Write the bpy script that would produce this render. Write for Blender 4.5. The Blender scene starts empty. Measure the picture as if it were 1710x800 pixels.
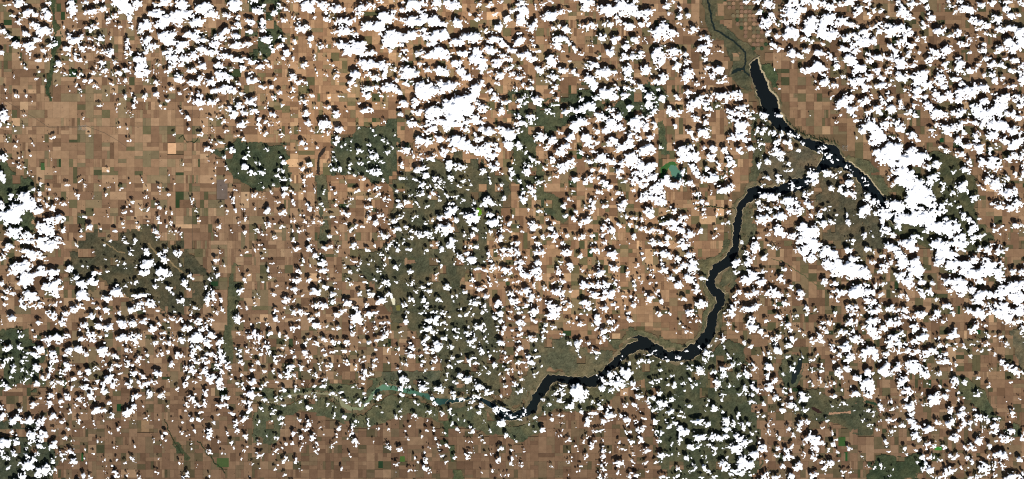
import bpy, math, random
import numpy as np
from mathutils import Vector

# ------------------------------------------------------------------ camera, sky, sun, exposure
# 1 Blender unit = 100 m on the ground; the view is straight down from orbit (700 km).
U = 0.6                       # 60 m of ground for each pixel of the photograph
PW, PH = 1710.0, 800.0
SC = bpy.context.scene
COL = SC.collection

cam_d = bpy.data.cameras.new('satellite_camera')
cam = bpy.data.objects.new('satellite_camera', cam_d)
COL.objects.link(cam)
cam.location = (0.0, 0.0, 7000.0)
cam.rotation_euler = (0.0, 0.0, 0.0)
cam_d.sensor_fit = 'HORIZONTAL'
cam_d.sensor_width = 36.0
cam_d.lens = 36.0 * 7000.0 / (PW * U)
cam_d.clip_start = 10.0
cam_d.clip_end = 60000.0
SC.camera = cam

SUN_EL = math.radians(51.0)
SUN_DIR = Vector((0.37, -1.0, 0.0)).normalized() * math.cos(SUN_EL) + Vector((0, 0, math.sin(SUN_EL)))
world = bpy.data.worlds.new('World')
SC.world = world
world.use_nodes = True
wn = world.node_tree
for n in list(wn.nodes):
    wn.nodes.remove(n)
wo = wn.nodes.new('ShaderNodeOutputWorld')
wb = wn.nodes.new('ShaderNodeBackground')
ws = wn.nodes.new('ShaderNodeTexSky')
ws.sky_type = 'NISHITA'
ws.sun_disc = False
ws.sun_elevation = SUN_EL
ws.sun_rotation = math.atan2(SUN_DIR.x, SUN_DIR.y)
ws.altitude = 600.0
ws.dust_density = 0.3
ws.air_density = 0.8
wb.inputs['Strength'].default_value = 0.05
wn.links.new(ws.outputs[0], wb.inputs['Color'])
wn.links.new(wb.outputs[0], wo.inputs['Surface'])

sun_d = bpy.data.lights.new('sun', 'SUN')
sun_d.energy = 5.0
sun_d.angle = math.radians(0.53)
sun_d.color = (1.0, 0.965, 0.92)
sun = bpy.data.objects.new('sun', sun_d)
COL.objects.link(sun)
sun.rotation_euler = SUN_DIR.to_track_quat('Z', 'Y').to_euler()

SC.view_settings.view_transform = 'Standard'
SC.view_settings.look = 'None'
SC.view_settings.gamma = 1.0
SC.view_settings.use_curve_mapping = False
SC.view_settings.exposure = 1.0

SC.render.engine = 'CYCLES'
SC.cycles.max_bounces = 4
SC.cycles.transparent_max_bounces = 12
SC.cycles.pixel_filter_type = 'BLACKMAN_HARRIS'
SC.cycles.filter_width = 1.15
SC.cycles.diffuse_bounces = 2
SC.cycles.glossy_bounces = 2
SC.cycles.transmission_bounces = 2
SC.render.film_transparent = False

LIT = 2.55                    # how bright a white ground shows at noon with the sun and exposure above


# ------------------------------------------------------------------ helpers
def P(px, py, z=0.0):
    return ((px - PW / 2) * U, (PH / 2 - py) * U, z)


def lin(c):
    c = np.asarray(c, dtype=np.float64) / 255.0
    return np.where(c <= 0.04045, c / 12.92, ((c + 0.055) / 1.055) ** 2.4)


def alb(c):
    """reflectance of a ground that the photograph shows in this colour (8-bit) under full sun"""
    return np.clip(lin(c) / LIT, 0.0, 0.9)


def tag(o, label=None, cat=None, group=None, kind=None):
    if label: o['label'] = label
    if cat: o['category'] = cat
    if group: o['group'] = group
    if kind: o['kind'] = kind
    return o


def obj(name, me, mat=None, parent=None):
    o = bpy.data.objects.new(name, me)
    COL.objects.link(o)
    if mat is not None and not me.materials:
        me.materials.append(mat)
    if parent is not None:
        o.parent = parent
    return o


def mesh_np(name, verts, quads, tris=None, cols=None, smooth=False, mats=None):
    """mesh from numpy arrays; cols = one linear colour per vertex"""
    me = bpy.data.meshes.new(name)
    verts = np.asarray(verts, dtype=np.float32)
    nq = 0 if quads is None else len(quads)
    nt = 0 if tris is None else len(tris)
    me.vertices.add(len(verts))
    me.vertices.foreach_set('co', verts.ravel())
    idx = []
    if nq: idx.append(np.asarray(quads, dtype=np.int32).ravel())
    if nt: idx.append(np.asarray(tris, dtype=np.int32).ravel())
    idx = np.concatenate(idx)
    me.loops.add(len(idx))
    me.loops.foreach_set('vertex_index', idx)
    me.polygons.add(nq + nt)
    start = np.concatenate([np.arange(nq) * 4, nq * 4 + np.arange(nt) * 3]).astype(np.int32)
    me.polygons.foreach_set('loop_start', start)
    if mats is not None:
        me.polygons.foreach_set('material_index', np.asarray(mats, dtype=np.int32))
    me.polygons.foreach_set('use_smooth', np.full(nq + nt, smooth))
    me.update(calc_edges=True)
    if cols is not None:
        a = me.color_attributes.new('Col', 'FLOAT_COLOR', 'POINT')
        c = np.ones((len(verts), 4), dtype=np.float32)
        c[:, :3] = cols
        a.data.foreach_set('color', c.ravel())
    return me


def lattice(shape, cell, seed):
    """smooth random values, one new value each `cell` steps"""
    rng = np.random.default_rng(seed)
    h, w = shape
    gh, gw = int(h / cell) + 3, int(w / cell) + 3
    g = rng.random((gh, gw)) * 2 - 1
    y = np.arange(h) / cell
    x = np.arange(w) / cell
    yi, xi = y.astype(int), x.astype(int)
    fy, fx = y - yi, x - xi
    fy = (fy * fy * (3 - 2 * fy))[:, None]
    fx = (fx * fx * (3 - 2 * fx))[None, :]
    a = g[yi][:, xi]; b = g[yi][:, xi + 1]; c = g[yi + 1][:, xi]; d = g[yi + 1][:, xi + 1]
    return (a * (1 - fx) + b * fx) * (1 - fy) + (c * (1 - fx) + d * fx) * fy


def fbm(shape, cell, octaves, seed, gain=0.5):
    out = np.zeros(shape); amp = 1.0
    for k in range(octaves):
        out += amp * lattice(shape, max(cell / 2 ** k, 1.0), seed + 17 * k)
        amp *= gain
    return out


def inside(poly, X, Y):
    """which points of a raster lie in a small polygon (the raster's coordinates may waver)"""
    poly = np.asarray(poly, dtype=np.float64)
    r = np.zeros(X.shape, dtype=bool)
    lo, hi = poly.min(0), poly.max(0)
    box = (X >= lo[0]) & (X <= hi[0]) & (Y >= lo[1]) & (Y <= hi[1])
    jj, ii = np.nonzero(box)
    if not len(jj): return r
    x, y = X[jj, ii], Y[jj, ii]
    s = np.zeros(len(jj), dtype=bool)
    x1, y1 = poly[-1]
    for x2, y2 in poly:
        if y1 != y2:
            s ^= ((y1 > y) != (y2 > y)) & (x < (x2 - x1) * (y - y1) / (y2 - y1) + x1)
        x1, y1 = x2, y2
    r[jj, ii] = s
    return r


def inside_even(poly, xs, ys):
    """the same for a long outline on an even raster, line by line"""
    r = np.zeros((len(ys), len(xs)), dtype=bool)
    x1, y1 = poly[-1]
    for x2, y2 in poly:
        j0, j1 = np.searchsorted(ys, min(y1, y2), side='left'), np.searchsorted(ys, max(y1, y2), side='left')
        for j in range(j0, j1):
            r[j, :np.searchsorted(xs, (x2 - x1) * (ys[j] - y1) / (y2 - y1) + x1)] ^= True
        x1, y1 = x2, y2
    return r


def rough(pts, step, amp, seed, closed=True):
    """a traced line with the small coves and points of a natural edge"""
    rng = random.Random(seed)
    pts = [tuple(map(float, p)) for p in pts]
    a = amp
    while True:
        out, longest = [], 0.0
        n = len(pts)
        for i in range(n if closed else n - 1):
            p, q = pts[i], pts[(i + 1) % n]
            L = math.hypot(q[0] - p[0], q[1] - p[1])
            out.append(p)
            if L > step:
                longest = max(longest, L)
                t = rng.uniform(0.4, 0.6); d = rng.gauss(0, 1) * min(a, L * 0.16)
                out.append((p[0] + (q[0] - p[0]) * t - (q[1] - p[1]) / L * d, p[1] + (q[1] - p[1]) * t + (q[0] - p[0]) / L * d))
        if not closed: out.append(pts[-1])
        pts = out
        if longest <= step * 2.0: return pts


def ribbon(pts, width, z, wob=0.3, seed=1, taper=False):
    """flat strip along a line given in pixels: (vertices, quads)"""
    rng = random.Random(seed)
    v, q = [], []
    n = len(pts)
    for i, p in enumerate(pts):
        a, b = pts[max(i - 1, 0)], pts[min(i + 1, n - 1)]
        dx, dy = b[0] - a[0], b[1] - a[1]
        L = math.hypot(dx, dy) or 1.0
        k = width * 0.5 * (1 + rng.uniform(-wob, wob))
        if taper: k *= max(0.15, 1 - i / (n - 1))
        v.append(P(p[0] - dy / L * k, p[1] + dx / L * k, z)); v.append(P(p[0] + dy / L * k, p[1] - dx / L * k, z))
        if i: q.append((2 * i - 2, 2 * i - 1, 2 * i + 1, 2 * i))
    return v, q


def nodes(name):
    m = bpy.data.materials.new(name)
    m.use_nodes = True
    nt = m.node_tree
    b = nt.nodes['Principled BSDF']
    b.inputs['Specular IOR Level'].default_value = 0.0
    b.inputs['Roughness'].default_value = 1.0
    return m, nt, b


def soil_material(name, colour=None, grain=0.3, scale=1.6, fine=6.0, bump=0.0):
    """earth and crops: the colour of each piece, varied by grain and patches"""
    m, nt, b = nodes(name)
    L = nt.links.new
    geo = nt.nodes.new('ShaderNodeNewGeometry')
    n1 = nt.nodes.new('ShaderNodeTexNoise'); n1.inputs['Scale'].default_value = scale; n1.inputs['Detail'].default_value = 5.0
    n2 = nt.nodes.new('ShaderNodeTexNoise'); n2.inputs['Scale'].default_value = scale * 0.13; n2.inputs['Detail'].default_value = 3.0
    L(geo.outputs['Position'], n1.inputs['Vector']); L(geo.outputs['Position'], n2.inputs['Vector'])
    add = nt.nodes.new('ShaderNodeMath'); add.operation = 'ADD'
    L(n1.outputs['Fac'], add.inputs[0]); L(n2.outputs['Fac'], add.inputs[1])
    mr = nt.nodes.new('ShaderNodeMapRange')
    mr.inputs['From Min'].default_value = 0.6; mr.inputs['From Max'].default_value = 1.4
    mr.inputs['To Min'].default_value = 1 - grain; mr.inputs['To Max'].default_value = 1 + grain
    L(add.outputs[0], mr.inputs['Value'])
    if colour is None:
        src = nt.nodes.new('ShaderNodeVertexColor'); src.layer_name = 'Col'
    else:
        src = nt.nodes.new('ShaderNodeRGB'); src.outputs[0].default_value = (*colour, 1)
    mul = nt.nodes.new('ShaderNodeVectorMath'); mul.operation = 'SCALE'
    L(src.outputs[0], mul.inputs[0]); L(mr.outputs[0], mul.inputs['Scale'])
    L(mul.outputs[0], b.inputs['Base Color'])
    return m


def water_material(name, stops, axis=0, lo=0.0, hi=1.0):
    """clear to silty water; the silt thins out along the channel"""
    m, nt, b = nodes(name)
    L = nt.links.new
    geo = nt.nodes.new('ShaderNodeNewGeometry')
    sep = nt.nodes.new('ShaderNodeSeparateXYZ'); L(geo.outputs['Position'], sep.inputs[0])
    nz = nt.nodes.new('ShaderNodeTexNoise'); nz.inputs['Scale'].default_value = 0.12; nz.inputs['Detail'].default_value = 4.0
    L(geo.outputs['Position'], nz.inputs['Vector'])
    mad = nt.nodes.new('ShaderNodeMath'); mad.operation = 'MULTIPLY_ADD'; mad.inputs[1].default_value = 14.0
    L(nz.outputs['Fac'], mad.inputs[0]); L(sep.outputs[axis], mad.inputs[2])
    mr = nt.nodes.new('ShaderNodeMapRange'); mr.inputs['From Min'].default_value = lo + 7; mr.inputs['From Max'].default_value = hi + 7
    L(mad.outputs[0], mr.inputs['Value'])
    cr = nt.nodes.new('ShaderNodeValToRGB')
    el = cr.color_ramp.elements
    while len(el) < len(stops): el.new(0.5)
    for e, (t, c) in zip(el, stops):
        e.position = t; e.color = (*alb(c), 1)
    L(mr.outputs[0], cr.inputs['Fac']); L(cr.outputs['Color'], b.inputs['Base Color'])
    b.inputs['Roughness'].default_value = 0.35
    b.inputs['Specular IOR Level'].default_value = 0.1
    wv = nt.nodes.new('ShaderNodeTexNoise'); wv.inputs['Scale'].default_value = 4.0; wv.inputs['Detail'].default_value = 3.0
    L(geo.outputs['Position'], wv.inputs['Vector'])
    bp = nt.nodes.new('ShaderNodeBump'); bp.inputs['Strength'].default_value = 0.1; bp.inputs['Distance'].default_value = 0.05
    L(wv.outputs['Fac'], bp.inputs['Height']); L(bp.outputs[0], b.inputs['Normal'])
    return m


# ------------------------------------------------------------------ traced outlines (pixels of the photograph)
RES = [(1251,107),(1251,115),(1252.5,124),(1256,136),(1260.5,147),(1265.5,162),(1271,176),(1277,197),(1292,211),(1311,223),(1335,237),(1359,252),(1374,259),
 (1372,267),(1362,280),(1350,291),(1340,296),(1322,299),(1302,310),(1290,313),(1276,314),(1264,309),(1247,317),(1236,335),(1230,350),(1226,370),(1222,400),(1219,415),
 (1211,429),(1192,441),(1184,451),(1180,465),(1179,479),(1185,489),(1195,496),(1197,505),(1190,516),(1181,527),(1179,542),(1175,555),(1161,570),(1142,582),
 (1125,586),(1112,584),(1102,577),(1090,571),(1079,562),(1070,560),(1057,561),(1047,566),(1060,566),(1065,569),(1050,574),(1035,587),(1024,599),(1010,612),
 (999,624),(982,630),(965,629),(942,626),(916,624),(905,635),(892,657),(884,674),(872,682),(860,687),(850,686),(843,684),(820,671),(805,663),(786,663),(766,665),(750,666),
 (744,674),(767,672),(788,668),(805,671),(820,682),(833,697),(843,703),(862,702),(881,697),(896,687),(905,667),(917,652),(921,642),(942,641),(960,644),(980,646),
 (997,646),(1004,637),(1020,620),(1035,611),(1044,601),(1061,589),(1078,585),(1091,594),(1108,603),(1129,605),(1155,601),(1172,590),(1185,575),(1194,560),(1197,540),(1200,522),
 (1210,510),(1211,494),(1206,484),(1196,477),(1194,467),(1200,456),(1221,446),(1227,437),(1234,422),(1235,400),(1237,385),(1240,370),(1242,347),(1250,339),
 (1267,332),(1290,323),(1305,327),(1322,320),(1337,319),(1352,311),(1360,300),(1372,287),(1385,281),(1402,280),(1415,286),(1430,297),(1440,315),(1455,330),(1470,347),(1484,368),
 (1492,376),(1496,362),(1482,337),(1465,315),(1450,295),(1430,279),(1412,269),(1407,261),(1402,249),(1392,240),(1372,237),(1347,230),(1327,219),(1312,205),
 (1309,199),(1300,175),(1290,155),(1282,140),(1275,122),(1267,105),(1267,95)]
RIV = [(750,666),(725,665),(715,657),(700,655),(685,649),(662,645),(639,642),(630,647),(620,657),(614,667),(603,680),(586,678),(576,674),(567,665),(561,659),(548,656),(532,654),
 (512,655),(495,657.5),(480,660),(464,670),(450,670),(430,663),(431,665.5),(450,673.5),(464,674),(481,664),(496,661),(512,659),(532,658.5),
 (553,661),(563,667),(571,680),(582,685),(605,684),(611,677),(622,667),(624,659),(633,653),(654,651),(675,656),(691,658),(706,663),(723,670),(734,677),(744,674)]
TAIL = [(1182,-60),(1180,-20),(1182,0),(1184,12),(1187,22),(1189,37),(1195,51),(1207,57),(1222,66),(1235,77),(1245,87),(1245.5,100),(1242,112),(1244,121),(1252,127)]
POND = [(1219,125),(1225,117),(1235,112.5),(1242,113),(1243,118),(1232,119),(1225,123)]

# name, label, category, outline, colour, wavering
LAKES = [
 ('silty_lake', 'turquoise green shallow lake with a bright green marsh edge among clouds', [(1117,282),(1121,275),(1128,276),(1133,284),(1140,294),(1140,300),(1131,301),(1122,296)], (84,126,106)),
 ('algae_lake', 'small round bright green lake in the dark central pasture', [(795,350),(799,347),(804,351),(805,357),(801,361),(796,360),(794,355)], (104,152,30)),
 ('narrow_lake', 'long narrow black lake slanting through the lower right fields', [(1334,598),(1341,598),(1339,612),(1331,630),(1325,641),(1320,640),(1323,622),(1331,610)], (22,32,30)),
 ('crescent_lake', 'dark brown crescent lake between the two upper pastures', [(545,244),(537,249),(531,259),(529,272),(528,291),(534,292),(533.5,273),(537,260),(543,252)], (52,44,36)),
 ('salt_pond', 'dark maroon salt pond beside the pale dry lake bed', [(1355,680),(1360,680),(1371,687),(1373,690),(1366,690),(1358,685)], (48,28,24)),
 ('marsh_pond', 'thin dark green curved pond east of the pale dry lake bed', [(1442,671),(1450,669),(1460,672),(1466,677),(1460,677),(1450,673)], (34,56,36)),
]
FLATS = [
 ('dry_lake_bed', 'pale pinkish tan dry lake bed, a thin bent streak at lower right', [(1383,693),(1388,689),(1396,688),(1410,687.5),(1421,686),(1421,690),(1408,690),(1394,691.5)], (176,138,110)),
 ('alkali_flat', 'small cream white alkali flat in the middle of the central pasture', [(653,499),(658,497),(660,502),(660,508),(656,509)], (232,226,196)),
 ('salt_ring', 'small olive ring shaped salt flat in the central pasture', [(661,511),(666,509),(669,514),(667,519),(662,518)], (120,116,64)),
 ('marsh_edge', 'vivid green marsh patch at the turquoise lake', [(1104,280),(1112,273),(1124,270),(1132,275),(1124,277),(1116,281),(1108,300),(1100,296)], (62,104,54)),
]
PASTURE = [
 ('green scrub among clouds north of the turquoise lake', [(1000,192),(1040,150),(1090,140),(1110,165),(1085,200),(1030,205)], (66,74,54)),
 ('dark green strip just north of the turquoise lake', [(1097,205),(1107,203),(1110,235),(1120,258),(1100,258)], (74,80,56)),
 ('green brown bank west of the upper reservoir', [(1253,190),(1274,190),(1288,215),(1298,240),(1275,250),(1262,303),(1252,300),(1257,240)], (84,82,60)),
 ('dark green pasture block west of the crescent lake', [(345,252),(370,248),(390,240),(415,232),(440,240),(460,243),(484,248),(486,300),(484,318),(465,316),(440,318),(418,316),(405,305),(395,290),(380,275),(368,264)], (66,72,52)),
 ('olive pasture block just east of the crescent lake', [(560,292),(550,262),(556,236),(575,225),(600,210),(640,203),(662,188),(670,215),(668,260),(655,285),(640,300),(600,300)], (72,76,56)),
 ('great olive pasture in the middle of the picture', [(660,292),(690,280),(720,262),(805,262),(845,305),(850,340),(834,352),(828,375),(814,405),(802,440),(778,450),(760,470),(765,486),(795,492),(815,505),(832,530),(834,600),(832,660),(790,658),(760,656),(720,652),(735,620),(734,600),(728,575),(700,565),(680,545),(655,540),(650,520),(640,500),(620,475),(600,458),(590,440),(600,425),(636,415),(655,395),(648,370),(655,330)], (80,78,58)),
 ('grey green pasture strip above the silty river bend', [(636,622),(660,618),(685,620),(735,620),(725,655),(690,645),(640,640)], (78,80,62)),
 ('olive pasture with a dry channel at left', [(124,402),(150,386),(200,388),(250,385),(275,400),(300,410),(315,425),(340,450),(365,465),(372,490),(345,500),(330,522),(300,525),(265,522),(262,500),(225,490),(190,482),(170,470),(150,485),(122,470),(118,430)], (76,72,54)),
 ('dark green pasture at the left edge, lower half', [(-60,562),(0,560),(20,545),(60,560),(70,600),(72,645),(40,648),(12,650),(-60,645)], (66,72,52)),
 ('dark green pasture in the lower left corner', [(-60,705),(0,705),(30,700),(60,712),(70,735),(92,762),(95,860),(-60,860)], (66,70,54)),
 ('dark green pasture along the bottom edge at right', [(1462,765),(1480,758),(1530,757),(1542,800),(1540,860),(1440,860),(1446,790)], (58,66,46)),
 ('dark olive pasture south of the reservoir bend', [(1075,592),(1100,604),(1130,608),(1165,600),(1190,582),(1215,560),(1235,570),(1240,600),(1262,640),(1262,700),(1268,760),(1255,860),(1110,860),(1098,740),(1090,700),(1085,640)], (72,74,54)),
 ('tan olive dissected breaks above the lower reservoir', [(885,560),(950,556),(1000,585),(1030,585),(1010,606),(998,620),(980,626),(916,619),(899,638),(885,665),(872,676),(855,682),(846,668),(868,640),(882,610),(888,580)], (92,88,66)),
 ('brown olive point between the two reservoir arms', [(1298,252),(1335,240),(1356,252),(1370,260),(1358,277),(1340,290),(1300,305),(1265,303),(1260,280),(1272,255)], (92,84,66)),
 ('brown olive upland south of the reservoir fork', [(1380,290),(1400,285),(1418,293),(1436,320),(1452,340),(1470,362),(1488,395),(1480,420),(1400,408),(1372,395),(1378,340),(1362,322)], (84,78,60)),
 ('dark olive upland under the great cloud bank at right', [(1478,345),(1500,300),(1530,270),(1560,250),(1600,262),(1625,300),(1635,330),(1625,350),(1640,370),(1662,402),(1640,425),(1600,410),(1560,415),(1520,400),(1492,385)], (74,74,52)),
 ('green brown bank east of the reservoir fork', [(1410,262),(1425,262),(1450,270),(1470,290),(1490,320),(1485,335),(1468,315),(1450,293),(1430,277)], (88,86,62)),
 ('green pasture at the top edge, centre left', [(405,-60),(470,-60),(468,0),(465,30),(475,60),(462,90),(430,112),(418,80),(424,40)], (66,74,52)),
 ('olive river flats below the dam', [(1166,-60),(1178,-60),(1192,-10),(1200,30),(1214,45),(1230,60),(1256,82),(1268,92),(1250,104),(1252,126),(1258,150),(1246,146),(1232,142),(1222,130),(1222,104),(1210,78),(1190,62),(1178,40)], (78,77,57)),
 ('dark green strip behind the pale beach by the dam', [(1271,106),(1284,104),(1296,128),(1297,150),(1290,146),(1280,126)], (64,74,50)),
 ('grey green flats around the pale dry lake bed', [(1328,655),(1365,652),(1390,665),(1440,662),(1466,690),(1455,720),(1424,726),(1400,708),(1350,702),(1326,690)], (76,76,56)),
 ('green flats beside the narrow black lake', [(1306,590),(1330,592),(1346,596),(1342,620),(1332,645),(1312,648),(1300,622)], (76,78,58)),
 ('dark green ground among clouds, upper centre', [(842,150),(862,150),(900,168),(940,160),(985,140),(1015,158),(1000,185),(960,195),(930,215),(900,232),(860,222)], (70,75,54)),
 ('olive ground in ragged patches right of centre top', [(852,225),(880,220),(902,250),(905,280),(892,305),(925,318),(945,350),(935,374),(910,365),(895,330),(870,322),(852,300)], (72,76,54)),
 ('green creek bottom running to the bottom edge', [(733,688),(750,690),(757,712),(757,740),(768,775),(774,800),(776,860),(756,860),(754,770),(748,740),(740,712)], (70,76,52)),
 ('green broken banks north of the silty river', [(436,646),(500,648),(545,640),(600,640),(622,630),(645,632),(690,640),(700,652),(660,640),(636,638),(622,650),(608,670),(584,674),(570,664),(560,655),(532,651),(495,654),(470,664),(440,662)], (78,82,60)),
 ('green broken banks south of the silty river', [(432,670),(470,678),(500,666),(540,664),(560,676),(575,690),(608,690),(630,670),(650,658),(690,664),(730,682),(800,678),(826,700),(850,712),(880,704),(900,700),(905,720),(870,735),(820,722),(770,712),(720,700),(690,690),(650,698),(620,712),(590,712),(550,700),(500,684),(470,700),(462,740),(420,738),(425,690)], (80,82,60)),
 ('green upland in the upper left behind cloud bank', [(-60,270),(0,268),(12,275),(20,295),(50,300),(62,316),(48,345),(62,370),(52,392),(20,380),(-60,390)], (70,76,54)),
 ('green creek strip below the crescent lake', [(527,292),(545,294),(549,340),(546,405),(530,405),(532,340)], (84,84,62)),
 ('dark green creek strip left of centre', [(388,440),(400,442),(398,480),(396,520),(390,560),(388,605),(362,605),(374,550),(382,500)], (76,78,56)),
 ('olive creek strip slanting across the lower right', [(1596,628),(1616,630),(1642,655),(1662,690),(1702,712),(1712,730),(1690,728),(1650,702),(1606,662)], (74,78,56)),
 ('olive pasture at the right edge, lower half', [(1682,548),(1710,552),(1770,560),(1770,625),(1700,615),(1692,590)], (92,86,66)),
 ('dark green creek bottom at the left, near the top', [(88,-60),(100,-60),(96,0),(92,30),(97,42),(104,62),(103,80),(93,86),(94,100),(88,118),(83,135),(81,150),(85,162),(88,170),(83,170),(77,155),(74,140),(75,127),(85,112),(88,92),(84,80),(90,65),(88,48),(86,20)], (58,68,46)),
 ('wedge of dark olive creek bottom near the bottom edge', [(287,732),(296,735),(302,748),(312,757),(318,765),(306,772),(297,762),(290,748)], (64,70,48)),
 ('olive ground east of the reservoir narrows', [(1238,372),(1250,345),(1262,340),(1256,380),(1246,420),(1252,450),(1232,470),(1216,480),(1204,470),(1204,458),(1226,450),(1240,425)], (86,84,62)),
 ('green brown banks around the reservoir elbow', [(1005,560),(1040,548),(1070,548),(1090,558),(1110,570),(1140,574),(1165,560),(1172,540),(1172,520),(1186,505),(1176,490),(1172,460),(1150,440),(1185,430),(1206,420),(1210,402),(1218,402),(1216,418),(1190,440),(1176,465),(1182,492),(1194,502),(1178,525),(1174,552),(1142,580),(1112,582),(1080,562),(1046,564),(1030,584)], (88,86,62)),
 ('olive slopes south of the lower reservoir', [(922,646),(945,646),(1000,650),(1012,634),(1040,612),(1066,592),(1090,602),(1085,625),(1060,640),(1030,660),(1000,680),(960,690),(925,680),(900,700),(890,705),(905,680)], (82,82,60)),
]
CREEKS = [
 ('dark creek line winding down the lower left fields', [(275,700),(280,710),(284,722),(290,735),(297,747),(305,760)], 1.5),
 ('long dark creek line at the bottom, left of centre', [(329,736),(337,745),(347,760),(357,772),(367,780),(376,792)], 1.8),
 ('wiggly green creek in the clear brown fields', [(299,232),(303,227),(306,226),(308,233),(312,238),(319,236),(325,238),(329,235),(331,229)], 1.3),
 ('pale green canal cutting diagonally across brown fields at right', [(1290,432),(1306,436),(1322,446),(1345,461),(1368,479)], 1.1),
 ('dark creek arm entering the reservoir from the west', [(1160,345),(1185,346),(1205,347),(1228,348)], 1.8),
]
DRY = [
 ('tan dry channel curving through the left olive pasture', [(247,407),(257,417),(265,427),(282,435),(295,447),(305,456)], 2.4),
 ('tan dry channel at the upper edge of the left olive pasture', [(172,402),(181,409),(190,416),(200,421),(209,422)], 2.0),
]
ROADS = [
 ('thin dark railway line slanting across the clear fields', [(-60,128),(5,166),(40,187),(60,198),(82,213),(110,214),(145,211),(175,222),(197,235),(214,247)], 0.55),
 ('thin grey highway running level across the clear brown fields', [(-60,211.2),(60,211.2),(200,210.8),(322,210.6),(430,211)], 0.5),
 ('thin grey road running straight down the clear fields', [(321,100),(321.3,210),(321,300),(321.4,420)], 0.5),
]

REGION = [  # x, y, reach, brightness, warmth, greenness
 (150,260,170,1.00,1.00,.10),(290,260,120,1.03,1.02,.08),(60,120,120,1.00,1.00,.10),(300,60,160,1.02,1.02,.12),(560,110,120,1.12,1.10,.12),
 (520,240,80,1.12,1.10,.06),(800,60,160,1.13,1.10,.12),(700,200,60,1.05,1.05,.1),(980,80,150,1.0,1.03,.12),(950,320,100,1.02,1.06,.25),(1000,440,130,1.10,1.08,.14),
 (1150,90,120,.98,1.0,.15),(1120,180,120,1.0,1.05,.15),(1200,270,90,1.02,1.06,.10),(1340,130,110,.92,1.02,.12),(1400,220,90,.95,1.05,.05),(1560,90,180,.90,1.02,.15),(1650,250,120,.97,1.03,.18),
 (300,560,170,.93,.98,.14),(150,560,130,.96,1.0,.12),(80,700,130,.9,.98,.22),(230,740,140,.77,1.0,.07),(300,680,120,.88,.98,.18),(480,500,130,1.0,1.0,.12),(480,740,150,.82,1.0,.13),
 (640,760,140,.82,1.0,.1),(800,750,130,.84,1.0,.12),(950,740,140,.82,1.03,.1),(900,620,80,.98,1.03,.15),(1120,550,90,.92,1.06,.06),(1350,470,90,.93,1.03,.15),(1450,560,140,.92,1.0,.2),
 (1330,720,120,.9,.98,.34),(1450,740,110,.9,.98,.34),(1600,560,120,.93,1.0,.26),(1640,700,120,.9,1.02,.22),(1680,640,80,.9,1.03,.14),(480,640,80,.92,.98,.24),(410,400,90,.95,.98,.14),
 (1560,520,100,.95,1.0,.2),(1240,720,120,.9,1.02,.3),(620,600,70,.95,1.0,.15),(760,600,60,1.0,1.02,.15)]
REGION = np.array(REGION)

rnd = random.Random(4)


def region_at(x, y):
    w = np.exp(-((REGION[:, 0] - x) ** 2 + (REGION[:, 1] - y) ** 2) / (2 * (REGION[:, 2] * 0.7) ** 2)) + 1e-6
    w /= w.sum()
    return (REGION[:, 3:] * w[:, None]).sum(0)


PAL = [((155, 125, 98), 26), ((147, 117, 92), 28), ((166, 135, 107), 16), ((135, 106, 84), 24), ((119, 93, 73), 17), ((178, 147, 116), 4), ((198, 162, 127), .9), ((137, 119, 92), 13), ((121, 109, 84), 10)]
GRN = [((108, 101, 74), 14), ((101, 96, 70), 12), ((90, 89, 64), 9), ((76, 80, 57), 6), ((60, 74, 50), 2), ((48, 70, 44), 1)]


def pick(pal):
    t = rnd.uniform(0, sum(w for _, w in pal))
    for c, w in pal:
        t -= w
        if t <= 0: return c
    return pal[-1][0]


def field_colour(x, y, big_=False):
    br, wm, gr = region_at(x, y)
    if big_: gr = 0.0
    c = np.array(pick(GRN if rnd.random() < gr * 0.9 else PAL), dtype=float)
    c *= br * rnd.uniform(0.95, 1.05)
    c *= np.array([wm ** .3, 1.0, wm ** -.4 * .975])
    if y > 660: c = c * 0.72 + 0.28 * np.array((122, 96, 76)) * br / 0.85
    c = c * 0.94 + 0.06 * c.mean() + np.array((4.0, 2.0, 0.5))
    return np.clip(c, 10, 245)


# ------------------------------------------------------------------ the ground, water and pastures
MAT_SOIL = soil_material('prairie_soil', tuple(alb((112, 94, 70))), 0.25)
MAT_FIELD = soil_material('field_soil', None, 0.22, 1.6)
MAT_PASTURE = soil_material('pasture_grass', None, 0.42, 1.7)
MAT_BEACH = soil_material('beach_sand', tuple(alb((188, 172, 138))), 0.25, 2.0)
MAT_BRUSH = soil_material('creek_brush', tuple(alb((46, 56, 38))), 0.35, 2.0)
MAT_CANAL = soil_material('canal_bank', tuple(alb((86, 92, 62))), 0.3, 2.0)
MAT_DRY = soil_material('dry_sand', tuple(alb((138, 120, 88))), 0.3, 2.0)
MAT_ROAD = soil_material('road_gravel', tuple(alb((96, 84, 70))), 0.2, 2.0)
MAT_EARTH = soil_material('dam_riprap', tuple(alb((150, 138, 112))), 0.3, 3.0)
MAT_RES = water_material('reservoir_water', [(0.0, (30, 58, 56)), (0.10, (16, 34, 38)), (0.22, (8, 17, 18)), (0.7, (8, 18, 21)), (1.0, (9, 21, 26))], 0, (744 - 855) * U, (1496 - 855) * U)
MAT_RIV = water_material('silty_water', [(0.0, (118, 112, 84)), (0.42, (142, 138, 106)), (0.57, (128, 140, 106)), (0.66, (96, 134, 106)), (0.82, (74, 116, 94)), (1.0, (36, 68, 64))], 0, (430 - 855) * U, (744 - 855) * U)
MAT_TAIL = water_material('river_water', [(0.0, (26, 40, 34)), (1.0, (22, 36, 34))], 1, -300, 300)

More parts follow.
